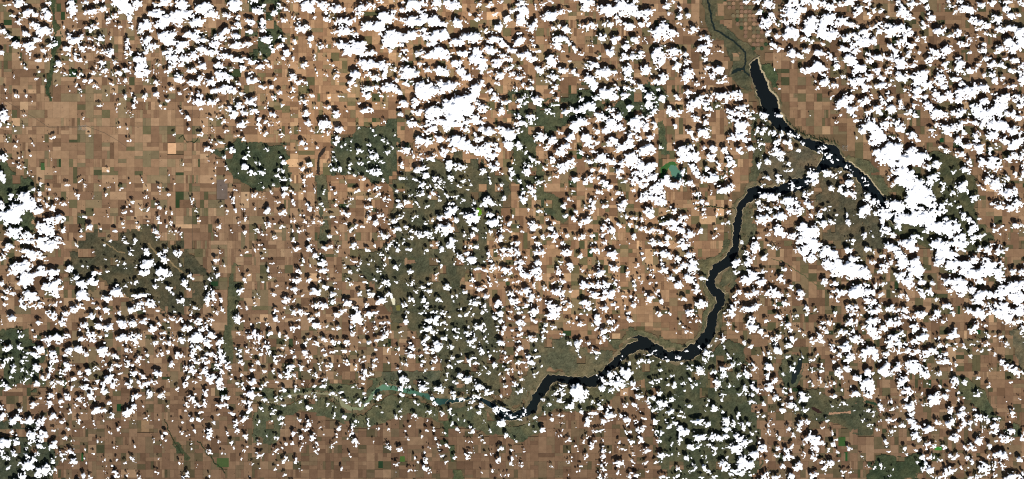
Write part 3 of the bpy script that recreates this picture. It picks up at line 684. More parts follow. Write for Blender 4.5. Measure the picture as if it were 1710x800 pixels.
# ------------------------------------------------------------------ the cloud field: where each cumulus stands
# (centre x, centre y, width, height of every cloud, in quarter pixels inside the tile named by T)
CLOUDS = """
T0,0;50,35,50,35;135,25,65,55;150,5,40,20;330,20,30,35;85,105,40,30;125,150,50,35;195,95,90,55;300,70,40,40;325,105,50,80;285,115,25,30;235,170,70,45;290,215,80,75;255,262,60,45;
180,230,50,40;350,245,30,30;348,195,25,20;25,210,55,40;65,245,35,40;95,295,65,45;195,310,70,60;300,340,50,40;355,305,60,45;12,350,30,40;320,400,35,40;395,430,45,45;200,370,25,25;
250,405,35,25;178,465,25,40;150,435,15,30;268,480,25,20;370,480,20,15;100,515,20,20;45,600,30,25;105,640,28,30;175,640,25,25;218,688,25,30;10,685,20,20;30,770,70,60;45,657,15,12;
300,540,12,15;350,650,12,12;250,535,12,12;375,573,20,12;172,773,15,12;480,50,70,90;465,115,40,25;508,130,30,30;575,15,45,30;640,10,60,25;690,15,25,25;610,85,80,45;690,70,60,40;
765,115,60,40;725,148,35,35;820,40,90,110;775,20,60,60;800,190,30,35;640,180,55,45;585,195,50,40;560,240,30,30;610,265,45,25;685,258,45,40;505,270,75,70;465,240,30,40;455,325,50,45;
550,325,55,45;465,365,40,30;510,370,45,25;530,400,60,35;580,410,30,30;625,320,45,40;665,300,30,25;690,350,60,40;745,345,60,50;735,375,60,25;770,420,45,45;685,420,45,40;
850,300,30,60;855,370,20,40;845,350,20,30;740,255,25,20;425,185,20,30;500,205,20,15;470,405,25,25;625,490,30,20;690,480,50,40;715,510,25,25;650,455,20,20;790,485,70,35;
845,475,40,40;845,540,35,40;745,565,25,30;795,545,15,30;540,500,45,35;525,520,20,30;570,545,35,30;610,545,30,30;645,575,40,45;535,605,30,35;548,643,30,30;510,575,15,15;
437,497,45,35;468,608,15,10;490,490,15,10;775,625,25,25;838,650,30,40;785,685,20,12;788,740,15,25;675,710,30,22;715,755,10,10;565,795,15,15;855,760,10,10;710,630,12,12;
420,362,12,15;835,20,60,60;135,385,12,8;T215,0;30,35,90,70;70,20,60,40;10,110,40,80;20,190,20,30;110,175,100,80;80,210,50,30;190,90,100,60;190,30,90,30;260,20,80,45;250,130,130,80;
210,170,70,50;330,110,110,70;370,30,90,60;400,100,100,60;480,60,120,70;520,50,90,60;560,100,90,60;470,150,120,50;340,170,50,40;600,115,40,30;710,40,80,80;700,10,50,30;840,5,60,30;
845,70,40,40;740,120,40,40;735,165,60,40;660,110,50,40;815,145,60,40;812,208,35,40;640,215,60,45;690,190,40,35;720,240,60,50;590,250,50,50;640,265,80,50;850,270,30,15;
270,240,130,80;280,285,80,50;440,230,120,60;390,235,50,40;480,265,100,50;360,310,90,60;340,335,60,40;110,265,70,50;150,315,110,40;110,350,60,25;480,330,90,50;540,350,120,50;
440,375,60,60;580,300,60,40;740,305,150,45;640,380,110,40;750,395,130,40;840,415,70,30;620,330,30,25;300,400,100,60;270,350,60,50;330,430,70,40;390,395,60,50;70,400,70,60;
90,440,70,50;100,485,80,60;130,540,40,30;270,470,60,60;340,525,60,60;420,475,60,50;480,440,70,50;600,440,70,50;690,465,60,30;770,460,40,40;820,490,60,30;830,545,70,50;
620,510,100,60;670,530,50,50;440,560,100,40;490,520,50,60;545,555,80,50;570,610,70,40;640,600,80,60;695,600,70,60;735,555,40,35;480,640,50,35;755,640,50,40;465,690,60,55;
552,697,60,50;600,670,30,40;820,685,70,55;790,660,40,40;750,710,50,50;670,730,40,60;620,715,30,30;700,665,20,30;840,740,60,40;800,760,70,40;700,770,60,50;770,750,40,40;
400,675,25,30;420,622,30,25;350,630,30,25;378,603,35,25;277,597,40,35;195,552,50,45;240,607,20,15;180,628,45,35;110,650,35,30;25,625,25,35;45,665,30,35;40,717,30,25;10,765,20,40;
205,657,20,20;215,715,25,30;245,725,15,20;268,672,35,30;358,747,28,30;400,785,40,35;480,735,20,10;10,350,25,60;15,440,15,40;185,485,50,20;140,465,20,40;205,430,40,30;550,790,40,20;
600,790,30,30;T0,200;60,30,25,22;100,60,22,30;160,42,18,20;50,130,22,26;122,147,18,20;110,175,30,20;128,255,35,20;210,240,20,25;90,287,22,15;135,312,40,25;185,352,35,25;
205,372,20,20;15,255,50,50;15,385,45,75;362,116,25,22;292,147,22,18;222,163,12,12;328,213,12,10;347,270,20,14;372,345,12,18;592,102,22,12;853,65,15,15;853,138,12,18;805,48,25,10;
727,338,14,25;537,407,28,20;568,433,24,24;450,435,40,30;675,446,30,22;728,448,12,12;708,502,22,24;820,458,20,14;773,415,14,8;627,510,8,10;527,503,42,35;730,587,16,18;720,648,16,16;
850,575,20,20;835,620,30,26;825,695,20,26;625,636,10,12;555,655,75,25;600,718,38,40;545,735,25,30;668,730,18,20;770,745,40,22;820,790,22,20;545,780,20,30;275,430,25,30;
330,465,30,20;220,470,60,40;265,490,30,30;385,525,35,28;430,565,55,30;410,550,30,30;315,570,35,35;360,590,45,40;335,525,15,15;270,540,30,25;165,510,90,60;190,550,100,90;
210,590,80,60;120,600,120,80;70,640,110,80;100,670,90,60;40,680,60,40;15,570,50,60;20,620,50,40;255,605,80,50;75,510,40,30;380,665,100,60;350,680,60,40;310,665,40,25;280,700,70,50;
310,735,90,70;430,740,40,40;90,745,110,60;50,770,50,50;180,775,70,50;350,770,45,35;290,790,80,30;380,790,60,25;100,780,60,40;T215,200;10,140,20,40;485,100,30,35;497,45,35,20;
407,65,28,25;303,97,22,20;563,77,28,25;650,75,28,28;645,12,40,18;750,35,60,60;790,20,40,30;735,105,35,22;770,125,28,28;545,140,25,20;612,155,45,35;535,197,50,35;565,200,25,25;
693,200,45,45;635,250,30,30;793,180,28,25;780,250,45,35;775,312,60,45;830,355,60,35;810,360,40,25;855,295,15,25;800,232,15,20;658,326,25,22;580,370,22,22;583,318,14,20;
590,283,14,14;645,406,40,16;725,362,18,12;712,465,22,16;700,437,15,20;620,465,16,14;560,432,20,16;700,530,42,30;745,510,16,18;807,540,24,14;835,500,45,45;715,605,22,28;
655,610,30,22;625,575,15,14;765,600,14,12;735,690,25,20;770,680,12,20;607,717,42,45;590,770,18,22;775,755,28,45;690,745,18,30;850,740,24,32;790,655,16,16;845,595,12,14;
268,497,32,22;305,428,16,20;215,455,14,12;205,487,12,14;87,405,14,20;125,520,24,22;125,465,16,20;32,555,24,22;12,610,28,26;95,600,24,20;130,602,22,16;10,415,16,22;210,590,35,35;
190,565,25,28;250,605,20,18;290,625,24,18;200,655,30,28;208,688,32,26;285,690,20,35;135,690,16,20;70,715,25,25;55,690,15,20;255,712,22,25;280,745,20,15;320,745,30,30;348,768,26,20;
185,750,40,40;200,785,50,25;45,795,25,12;425,545,24,30;447,605,18,20;475,640,18,22;478,676,18,14;410,520,14,16;397,3,30,10;365,303,12,16;268,373,12,14;855,45,14,20;530,275,14,12;
T430,0;40,40,50,30;20,75,50,50;155,47,35,35;115,88,45,45;195,68,35,22;265,10,60,25;255,125,50,20;260,155,40,20;170,140,50,35;200,15,30,20;345,40,90,60;335,75,70,40;300,50,40,50;
375,15,50,30;440,40,70,60;460,80,40,40;500,20,40,20;550,55,80,60;500,60,40,40;463,125,45,35;385,118,35,25;40,155,50,60;45,190,40,50;20,165,25,30;75,128,20,15;295,187,100,50;
365,205,25,25;350,257,38,45;60,262,55,50;90,250,25,35;255,280,28,55;178,265,35,20;150,240,25,25;155,315,45,35;100,325,45,50;195,350,45,50;175,380,30,30;235,325,30,15;240,390,30,25;
362,297,28,28;435,310,60,25;410,305,25,35;465,308,20,20;317,440,50,38;197,438,30,26;150,420,22,22;85,443,45,32;25,445,50,45;55,410,40,30;20,355,20,20;380,390,20,45;398,485,25,40;
500,437,40,30;470,405,20,20;535,495,30,45;515,525,30,20;455,500,28,16;235,520,50,50;280,553,50,35;320,560,35,35;118,530,32,38;90,580,45,30;40,580,60,30;240,600,40,35;155,618,35,40;
300,670,55,40;320,690,40,30;360,640,35,35;235,655,22,30;100,650,45,20;60,635,25,20;115,660,40,30;165,700,40,25;55,722,35,30;10,740,22,20;105,768,45,45;80,690,25,25;325,760,35,60;
392,722,30,28;470,715,45,38;480,655,18,18;550,645,30,18;525,760,45,50;460,790,30,20;20,790,40,25;235,770,20,12;560,145,110,50;610,150,60,50;650,130,50,30;680,95,70,40;730,50,110,50;
770,40,60,40;690,70,60,30;830,20,40,30;800,20,25,20;580,215,110,60;650,230,70,40;540,210,50,40;780,180,160,80;840,130,60,90;740,160,80,50;830,230,60,30;560,300,80,50;640,320,170,90;
680,300,90,60;620,345,80,50;740,360,100,40;845,300,40,60;835,270,30,25;760,425,180,60;700,420,70,50;840,450,50,70;660,495,105,55;750,490,50,30;800,520,80,40;845,510,40,50;
625,545,45,40;610,595,35,25;655,570,40,20;760,590,120,40;720,630,50,50;850,575,25,25;830,640,30,30;730,745,90,45;680,695,28,28;790,690,25,14;850,720,20,25;600,745,20,15;T645,0;
20,130,90,70;55,80,60,35;100,65,60,40;100,15,50,30;190,35,100,60;150,70,80,30;240,20,70,40;250,90,60,30;300,10,40,20;345,25,80,50;330,60,50,20;450,40,120,60;405,20,50,40;
180,140,130,80;250,130,70,60;110,135,50,40;320,145,110,70;360,150,60,50;400,165,50,30;480,150,90,70;540,150,30,30;560,95,40,25;605,130,40,40;620,30,30,40;695,35,50,40;765,10,40,25;
830,75,60,30;805,130,60,60;720,95,40,35;745,190,60,60;670,210,40,40;710,215,20,20;640,90,20,25;40,250,110,100;110,250,90,70;60,300,110,40;180,235,80,60;240,205,60,40;280,245,70,50;
340,250,120,70;390,240,70,80;310,290,90,40;460,285,100,60;500,260,40,60;570,245,110,70;610,260,50,60;560,240,60,50;30,340,50,30;130,340,50,50;130,385,60,40;225,360,70,40;
280,375,100,40;360,365,130,80;400,380,60,50;445,350,30,20;520,365,80,40;600,350,80,60;610,400,110,80;640,440,70,60;690,340,90,60;740,275,100,50;780,300,60,50;840,340,70,40;
810,405,60,40;735,420,70,60;770,370,60,30;465,425,70,60;230,428,60,30;270,465,60,40;360,465,120,60;20,435,50,30;130,465,90,50;150,500,120,60;200,490,60,50;500,480,60,60;
540,520,70,50;285,530,25,30;30,590,100,70;80,620,60,40;130,560,70,40;70,540,50,30;50,470,60,20;230,600,90,110;300,600,120,80;400,570,140,70;440,565,80,50;270,650,80,60;
350,620,80,40;590,610,70,110;560,660,90,80;500,690,140,90;430,720,160,110;330,750,130,80;540,740,110,80;460,770,140,70;390,700,60,40;600,690,50,40;635,555,45,50;640,490,30,30;
110,700,60,50;190,690,50,60;210,740,80,40;100,770,40,30;740,560,50,40;760,500,60,50;690,610,40,40;725,650,60,50;790,680,60,40;770,740,50,60;640,740,60,60;680,710,60,25;
610,790,100,40;850,595,25,40;840,500,40,50;835,440,40,30;800,460,40,30;700,480,40,30;T430,200;15,50,30,80;55,15,40,20;100,30,30,40;150,15,30,16;65,93,26,26;155,65,30,20;
165,95,26,20;220,82,28,26;345,20,60,50;375,70,40,20;280,75,26,28;435,30,50,55;480,35,40,60;430,82,40,34;475,100,35,30;545,70,50,50;530,50,40,30;530,130,35,70;520,165,35,40;
566,178,28,24;590,155,16,30;635,133,20,16;620,205,25,22;505,212,22,18;518,258,38,38;765,70,26,34;780,102,36,24;848,135,30,50;848,12,25,20;675,48,18,30;690,210,42,36;735,165,18,12;
775,215,50,26;785,250,65,48;740,205,16,20;685,288,40,30;740,290,24,30;825,285,40,24;620,295,30,36;620,330,28,28;655,370,28,28;800,355,60,50;760,345,45,40;845,412,30,28;
708,395,38,24;725,340,16,20;610,355,20,28;560,330,40,36;515,325,35,26;540,390,30,22;490,300,20,20;590,430,28,24;670,475,50,30;740,465,30,30;800,455,45,30;820,500,28,36;
795,510,28,24;745,530,40,36;850,530,24,40;750,585,55,36;750,610,30,20;605,565,34,40;620,518,30,24;517,490,38,38;445,486,24,20;500,445,20,20;525,560,30,40;383,468,34,24;
350,588,45,50;400,590,35,20;425,565,25,24;325,570,25,20;450,600,16,24;500,650,32,26;535,680,34,24;595,628,50,34;590,690,40,34;658,708,28,36;700,715,34,28;628,748,34,46;
785,690,50,40;745,660,40,34;815,640,30,36;850,660,28,40;830,780,50,44;735,675,24,20;550,755,34,28;485,780,30,36;420,692,26,26;370,685,32,26;345,708,24,20;315,680,34,24;
300,640,34,24;280,745,50,34;300,735,40,24;350,790,30,30;240,680,38,28;250,560,30,40;240,535,24,20;170,620,60,40;65,615,45,46;70,695,45,36;55,680,24,20;118,705,28,26;163,720,26,30;
180,500,50,44;180,460,46,36;90,485,28,34;175,400,55,34;225,405,24,24;240,490,34,34;178,292,40,40;170,340,30,24;145,330,16,30;155,250,30,20;125,380,46,36;52,195,34,28;35,358,50,34;
10,295,26,26;30,520,44,18;40,455,26,20;110,425,18,16;130,550,34,26;305,330,44,36;355,300,36,40;345,372,60,32;310,405,36,24;320,435,18,24;305,160,38,50;330,190,34,28;405,190,26,24;
195,190,26,24;265,215,16,14;365,150,16,26;310,480,24,14;40,770,40,30;10,740,24,34;110,780,34,18;230,740,24,30;700,390,20,14;570,620,20,18;15,425,24,16;T645,200;380,20,120,60;
300,10,80,30;460,20,120,60;560,10,100,50;630,15,60,30;175,35,70,50;220,45,50,30;155,20,60,30;270,40,40,40;310,60,50,50;270,85,40,30;400,60,60,40;530,70,60,50;590,100,40,30;
690,80,80,60;640,60,60,40;800,100,90,70;790,60,60,40;845,85,30,60;230,140,80,60;300,145,70,60;355,135,60,50;480,150,120,80;530,170,100,80;450,130,80,50;560,200,100,50;
640,215,110,60;700,235,90,50;690,170,60,40;735,200,60,40;820,170,60,60;735,160,40,30;620,130,50,40;360,235,80,40;390,205,60,50;300,265,80,36;230,260,60,30;180,245,50,30;
230,225,36,24;20,220,44,38;130,205,65,44;215,175,30,24;105,310,36,44;40,190,26,24;10,155,24,26;60,105,16,30;415,300,50,60;420,325,40,40;500,320,60,50;470,305,50,36;450,205,40,30;
640,340,45,40;720,330,60,50;740,300,40,40;770,360,30,24;700,300,34,34;700,265,50,36;850,290,24,34;840,350,40,70;835,400,30,30;770,440,30,40;260,370,60,40;220,350,40,34;
250,325,60,40;200,330,50,40;190,400,36,30;105,390,46,34;330,398,55,36;425,380,50,40;435,405,36,30;370,420,50,40;350,445,50,36;240,435,70,34;275,455,36,30;525,410,45,40;
500,445,26,26;315,485,40,40;240,480,36,40;212,500,36,24;160,515,30,26;72,478,36,32;112,478,30,36;398,512,40,40;465,520,34,34;360,540,36,30;290,522,16,16;200,552,32,24;130,550,34,40;
90,572,50,36;78,540,34,30;275,575,30,24;220,580,30,20;15,530,24,30;10,570,20,24;440,595,80,55;440,560,50,30;545,465,24,24;570,440,24,20;690,410,24,40;690,545,70,50;660,565,40,34;
700,570,60,30;660,530,50,34;590,550,34,36;790,530,34,38;755,570,26,24;350,655,70,44;310,670,24,30;410,640,60,50;470,670,36,60;540,640,60,40;570,660,90,70;510,630,40,34;
600,620,50,40;745,655,50,36;690,640,60,40;710,700,90,50;770,735,50,36;820,690,40,50;395,725,100,60;390,760,50,30;340,730,34,40;440,735,40,40;265,690,34,24;200,650,30,24;
170,675,24,24;90,660,36,36;50,680,36,36;70,740,55,44;130,720,34,30;165,745,34,24;220,765,46,50;280,760,60,36;165,790,50,24;320,790,34,24;590,740,50,36;575,775,60,40;520,765,40,40;
680,750,40,40;770,785,60,36;640,790,36,24;10,780,40,36;30,720,24,24;830,745,24,24;850,650,26,24;110,640,26,24;520,540,34,34;480,440,20,20;T860,0;40,20,60,40;45,90,80,90;
40,140,70,70;180,35,40,30;145,50,30,24;130,180,80,60;100,200,60,40;230,110,100,60;260,95,50,50;225,10,50,24;300,170,36,26;260,195,34,30;340,215,60,40;330,190,40,40;310,75,50,40;
365,75,40,26;480,30,100,80;460,55,50,50;550,55,40,50;500,175,100,40;425,172,34,24;480,200,40,30;640,60,130,80;700,40,100,70;790,50,140,80;740,90,100,50;820,90,80,60;600,80,60,60;
700,10,80,30;810,8,50,24;640,170,60,40;600,165,40,36;690,150,44,40;760,180,60,60;675,118,34,30;835,165,60,40;578,252,60,50;665,262,60,55;290,270,120,60;270,300,60,50;330,260,50,40;
30,275,60,60;20,230,36,30;125,300,40,34;110,265,36,24;395,330,50,60;365,295,40,34;315,345,28,26;505,300,26,36;810,270,60,50;740,315,60,40;745,275,36,24;635,355,60,50;650,325,36,30;
60,370,110,50;120,390,60,50;140,345,50,30;240,405,70,80;260,420,50,50;230,440,60,30;365,408,36,24;450,370,36,26;715,390,36,44;780,385,70,50;840,370,50,60;785,350,40,24;
550,385,30,20;520,440,90,50;480,440,50,40;560,430,40,30;168,465,60,46;325,470,60,46;395,485,70,46;290,465,30,20;620,490,150,70;560,495,60,40;500,530,80,70;520,570,60,60;
470,530,40,40;760,490,60,110;730,460,50,40;770,540,60,50;850,480,26,60;250,515,50,50;320,530,24,20;25,520,50,44;70,490,30,24;110,540,40,24;205,550,50,30;260,590,40,50;240,620,30,30;
30,460,36,30;45,570,44,30;95,590,44,34;10,605,30,44;40,655,60,40;70,640,30,30;110,630,30,24;155,680,60,60;30,710,36,30;60,690,40,24;620,620,120,70;560,650,80,50;660,650,70,50;
730,640,50,60;680,590,40,40;830,575,50,50;810,600,60,30;740,590,50,40;440,660,40,40;425,600,30,24;490,710,90,70;420,735,90,50;380,720,40,24;330,750,60,50;280,670,40,40;
270,705,60,20;230,735,40,50;250,760,36,30;105,780,60,40;765,720,55,45;645,730,60,40;690,775,60,60;560,780,100,50;450,790,70,24;830,785,70,36;20,775,40,40;600,590,40,30;
840,725,30,20;T1075,0;20,80,60,60;15,130,40,60;25,160,30,50;150,40,50,50;163,92,32,28;70,70,36,24;195,18,36,24;235,60,40,40;240,110,40,40;300,112,50,40;230,155,24,18;345,197,60,36;
305,218,40,28;265,192,24,20;385,165,18,36;95,215,80,80;140,190,60,70;195,220,70,50;145,250,40,40;80,260,50,50;185,268,34,24;410,255,50,50;440,290,40,50;385,325,60,50;425,350,40,60;
410,385,36,40;450,310,24,30;90,350,60,70;80,390,60,40;110,420,60,60;130,400,40,80;200,350,90,60;195,385,50,40;240,375,30,30;285,365,36,50;295,415,44,38;220,450,60,60;95,460,40,30;
125,300,40,24;10,270,24,44;15,470,55,60;60,270,20,30;130,520,70,60;90,550,90,40;300,505,80,80;285,540,50,40;360,560,50,40;395,520,30,24;405,580,34,30;510,470,70,50;435,460,60,40;
465,515,50,40;530,540,60,40;500,555,40,24;545,520,24,40;480,350,24,20;510,345,14,14;220,650,44,40;125,650,50,50;95,600,24,26;300,620,60,50;295,650,30,30;360,690,100,60;
310,720,50,50;400,650,60,40;420,690,40,60;440,720,60,40;455,650,24,40;300,740,40,30;500,640,60,50;550,650,70,50;600,620,60,40;630,650,50,50;545,685,36,30;495,715,36,26;
640,720,80,50;620,760,110,50;560,740,50,30;590,780,60,36;700,760,50,40;790,770,50,60;720,750,40,30;720,790,60,20;170,735,44,60;200,770,60,50;235,750,36,34;35,700,60,50;70,740,60,60;
80,690,34,34;30,650,50,60;20,780,44,40;350,790,60,24;425,770,30,50;320,780,30,30;440,760,30,24;10,620,24,40;690,10,70,30;760,15,60,30;825,30,70,60;850,45,30,30;775,88,44,44;
820,150,70,60;800,170,60,40;845,120,40,50;830,225,44,44;850,310,30,60;855,280,14,30;T860,200;50,30,110,40;30,75,50,30;15,85,40,24;100,20,40,40;160,125,80,60;180,110,50,50;
235,135,70,55;300,97,36,34;30,180,60,60;70,220,44,34;215,185,36,40;315,205,60,60;330,180,60,50;280,230,40,30;250,265,50,50;110,270,50,36;420,30,110,60;400,60,70,60;470,20,60,40;
380,120,60,60;550,10,80,24;660,40,110,70;610,75,70,44;700,50,50,60;545,80,50,40;500,140,110,60;480,120,60,60;530,160,60,30;640,165,60,40;830,40,90,90;770,100,50,60;820,125,50,40;
700,190,70,60;760,160,80,50;660,140,60,50;435,215,40,40;520,205,50,34;575,250,70,80;560,280,50,40;500,275,50,50;630,270,70,50;660,280,40,30;380,270,44,40;390,300,50,44;
320,320,90,50;300,345,50,36;350,300,60,40;195,320,44,44;85,310,60,36;80,340,60,40;85,370,30,24;150,285,40,30;780,260,80,80;730,290,70,50;840,300,50,60;790,320,50,34;780,235,70,40;
845,220,40,60;520,340,40,40;582,345,50,40;690,350,50,50;700,385,44,36;735,415,40,34;830,360,80,50;800,410,70,50;850,430,40,60;500,400,60,40;550,390,36,40;400,400,60,50;
285,380,36,40;230,400,20,24;160,415,50,40;200,435,24,24;470,425,40,50;600,420,50,60;630,460,40,50;580,440,40,40;560,480,44,44;690,490,40,40;790,475,36,40;845,530,40,60;
110,470,60,50;60,490,40,34;55,535,50,55;130,520,36,36;25,410,36,24;95,445,60,24;200,315,30,30;330,575,40,40;370,530,30,34;340,640,30,30;410,617,30,34;385,665,36,50;465,595,30,30;
510,620,30,50;520,570,40,60;510,540,30,40;545,515,40,30;600,570,40,40;650,530,26,20;720,560,60,60;745,545,30,40;720,605,40,30;740,640,36,36;795,660,34,40;850,670,24,40;
620,672,36,30;690,700,36,40;590,720,50,50;480,680,70,50;440,700,30,30;640,740,50,60;770,700,36,34;835,730,44,40;795,780,30,50;660,785,40,30;730,715,20,20;120,715,50,60;
100,690,34,34;165,610,34,30;90,600,24,20;160,720,40,30;240,720,44,50;205,620,20,24;215,572,16,16;45,745,26,26;20,715,34,24;120,780,44,30;190,785,50,36;270,770,60,50;350,770,30,44;
400,790,40,20;450,780,60,40;510,775,40,40;590,775,50,30;260,690,24,24;220,660,20,20;385,475,30,24;340,460,24,20;T1075,200;15,45,50,60;70,40,40,60;40,120,60,40;20,10,40,30;
30,200,90,70;50,220,60,40;110,185,30,40;35,315,90,70;60,300,50,40;20,340,50,60;200,38,44,26;360,10,60,24;410,15,40,40;395,85,90,60;420,110,50,40;345,130,60,30;310,85,40,50;
300,65,30,20;205,145,20,16;400,190,36,34;310,185,60,40;270,220,80,60;260,255,80,60;320,240,90,60;350,260,60,40;235,230,40,40;470,200,60,40;540,205,60,40;450,260,60,60;440,275,50,40;
500,310,50,50;590,280,40,60;590,305,50,40;560,245,40,40;640,30,100,50;600,10,60,30;660,50,60,60;630,60,40,40;690,25,30,50;580,125,60,50;640,110,70,60;680,130,50,50;670,90,50,40;
640,200,60,40;710,195,50,50;660,215,60,30;760,70,36,60;790,85,40,40;845,85,44,40;800,60,30,40;780,160,36,40;775,190,30,30;785,238,30,24;825,285,40,40;850,225,24,34;768,310,30,50;
828,388,40,36;10,410,50,60;60,380,60,50;150,400,60,70;130,430,70,50;90,460,80,60;55,470,60,40;120,485,40,40;210,440,90,50;200,460,60,30;260,420,50,40;320,430,60,40;330,320,60,50;
360,360,60,60;345,345,50,40;390,400,50,40;450,390,90,60;440,370,60,40;480,400,50,40;420,325,30,44;260,350,40,50;560,460,90,50;530,470,60,60;580,440,50,30;500,445,36,24;
550,380,40,40;580,345,44,36;452,485,30,36;570,540,30,24;350,497,50,40;15,520,44,60;60,525,60,50;110,545,80,50;130,520,50,50;40,615,70,60;10,610,40,60;205,605,50,40;170,610,40,20;
180,590,30,20;125,655,24,24;345,585,36,30;400,545,60,40;420,565,40,30;400,600,36,34;400,640,30,60;270,655,60,40;170,690,80,50;200,715,60,60;220,690,60,40;250,740,60,40;
265,700,40,40;65,735,60,40;15,730,34,50;110,750,50,40;40,750,50,30;160,780,50,40;320,765,60,50;380,745,50,36;300,780,60,40;493,630,30,26;515,600,24,20;565,622,50,30;548,692,44,36;
480,720,24,24;490,775,30,24;560,750,20,18;465,790,24,20;800,510,50,50;840,520,50,60;762,553,34,34;785,590,60,40;840,605,50,50;790,670,100,50;830,660,60,50;770,650,50,36;
780,690,60,24;830,760,34,24;850,735,24,24;770,790,34,24;735,785,20,20;790,445,24,24;115,690,24,24;T1290,0;10,35,30,50;135,15,50,60;130,45,60,40;225,15,60,50;190,65,50,50;
110,100,120,60;150,120,60,60;70,100,50,40;75,150,60,40;10,135,30,60;35,170,36,30;310,35,100,60;360,50,80,40;400,55,40,40;380,115,80,60;370,140,70,60;330,170,60,50;260,150,90,70;
240,200,70,70;330,225,70,70;390,230,80,80;420,220,50,60;470,140,80,60;440,160,60,40;500,160,60,40;550,180,50,30;480,25,90,50;430,15,40,24;570,70,50,60;550,95,44,36;590,65,24,30;
130,210,80,70;110,245,80,50;150,250,50,40;80,240,40,30;30,240,40,40;210,262,60,36;255,280,40,30;15,310,40,40;45,330,40,40;500,255,90,60;550,250,60,40;540,300,60,50;610,220,60,50;
630,285,110,60;680,270,40,60;550,330,50,50;480,330,60,40;655,100,50,40;675,75,34,40;720,70,36,30;755,112,40,34;625,50,36,24;635,10,60,30;850,85,30,60;700,170,50,40;665,185,40,30;
740,205,36,24;790,205,70,70;770,180,50,50;710,215,50,40;780,310,60,40;840,290,30,60;820,350,50,60;850,420,40,60;790,230,50,40;140,360,80,50;120,345,40,40;165,370,50,40;
130,405,36,30;205,385,40,30;230,340,50,40;310,362,80,55;335,290,40,30;380,380,40,50;515,405,80,60;500,385,50,40;710,390,110,50;650,405,60,40;760,395,60,40;640,360,40,30;
425,450,50,50;420,405,44,30;580,460,80,60;560,480,50,40;690,475,50,50;720,525,44,40;640,520,60,50;770,490,60,30;780,460,50,30;840,520,60,50;800,540,50,30;250,470,60,50;
300,435,70,50;310,460,80,50;205,468,40,30;345,500,40,40;345,545,64,50;370,575,30,24;415,570,60,40;470,510,40,24;550,545,80,60;540,590,40,40;615,580,60,60;740,580,100,44;
690,575,60,30;780,575,40,50;785,660,40,50;650,640,24,40;430,520,30,24;300,592,14,12;42,592,14,16;10,465,20,20;38,406,10,10;280,545,24,20;390,655,24,30;470,685,80,60;440,710,50,40;
490,660,60,50;520,650,50,40;600,685,60,50;640,670,40,50;530,735,60,60;560,720,30,40;700,740,70,60;740,690,40,40;790,740,50,60;635,750,50,30;640,790,60,24;850,700,24,50;
455,770,34,24;545,780,40,30;250,765,16,20;302,722,14,14;40,768,34,34;780,785,40,24;770,625,30,30;720,655,20,30;T1495,0;10,30,30,60;110,30,60,50;180,12,50,30;210,50,36,40;
60,85,70,60;40,60,40,60;90,115,60,40;115,130,40,24;215,90,44,30;230,125,60,40;180,155,44,34;185,185,50,24;290,205,80,44;330,195,36,34;350,10,40,24;370,45,50,34;400,85,36,34;
440,10,50,24;470,60,70,60;510,80,60,40;440,70,40,40;570,35,50,36;650,15,60,34;760,10,90,30;700,10,30,20;840,20,36,40;740,60,50,40;775,105,50,50;680,130,60,50;640,145,40,30;
660,100,40,24;820,100,40,30;530,148,80,50;510,135,50,40;600,170,60,44;560,195,50,24;700,205,60,55;650,240,60,24;770,190,50,50;830,210,60,60;600,225,50,30;415,225,50,50;
370,235,44,30;480,235,30,30;505,265,44,30;440,295,60,40;470,295,40,30;550,250,30,20;60,190,80,50;90,215,60,40;20,230,36,40;55,262,44,50;150,265,40,36;185,262,36,36;90,310,60,40;
130,300,40,24;50,300,40,24;5,350,30,50;150,350,36,30;90,350,40,40;40,420,80,70;25,430,60,50;110,440,60,40;130,410,40,24;240,345,40,36;275,350,40,50;260,385,60,30;225,400,44,60;
300,375,44,24;335,340,60,50;360,310,40,30;230,435,40,30;490,350,40,30;585,335,60,44;595,300,30,34;690,330,44,60;610,390,60,34;650,435,60,50;560,435,44,30;710,435,36,50;
780,310,80,70;830,290,70,80;750,280,50,50;780,340,60,40;790,400,60,40;740,390,30,30;840,440,40,50;770,475,44,40;745,340,40,40;430,430,60,60;410,460,50,50;430,480,60,40;
420,390,40,30;340,440,40,50;310,470,50,24;350,470,30,40;500,480,60,40;540,470,40,40;40,520,80,60;20,500,50,40;150,520,100,50;180,490,60,50;120,510,50,40;190,560,110,50;
220,580,60,60;150,610,80,50;140,645,70,50;190,640,50,30;300,530,80,60;320,570,60,50;290,560,50,40;400,530,60,40;440,560,40,30;640,500,60,40;590,510,50,30;680,540,50,44;
710,525,40,40;840,530,40,90;770,580,50,40;730,560,30,24;820,480,50,30;490,610,80,80;530,580,60,40;580,590,70,50;610,590,40,60;430,615,60,50;270,640,70,50;340,640,70,60;
370,650,50,60;290,670,60,30;430,665,80,50;500,650,60,30;220,715,60,60;210,690,40,40;260,750,60,50;320,770,90,44;400,760,70,50;440,740,60,50;590,680,70,50;560,740,110,80;
520,720,50,50;620,750,80,60;690,720,90,60;700,690,80,50;740,655,110,40;660,630,40,24;830,690,50,70;790,650,60,40;820,780,80,40;760,760,70,40;700,770,50,40;630,790,50,24;
480,790,40,24;40,700,36,50;30,725,40,30;120,703,44,30;78,750,40,40;135,768,44,40;80,795,30,14;250,780,50,30;60,605,40,24;T1290,200;10,85,30,50;30,150,60,40;60,95,40,36;
120,105,60,36;165,115,40,30;100,150,60,40;170,205,50,24;120,190,36,26;30,215,80,50;55,262,60,40;105,290,34,30;100,335,44,24;35,375,44,36;40,405,50,40;75,410,24,40;330,190,50,30;
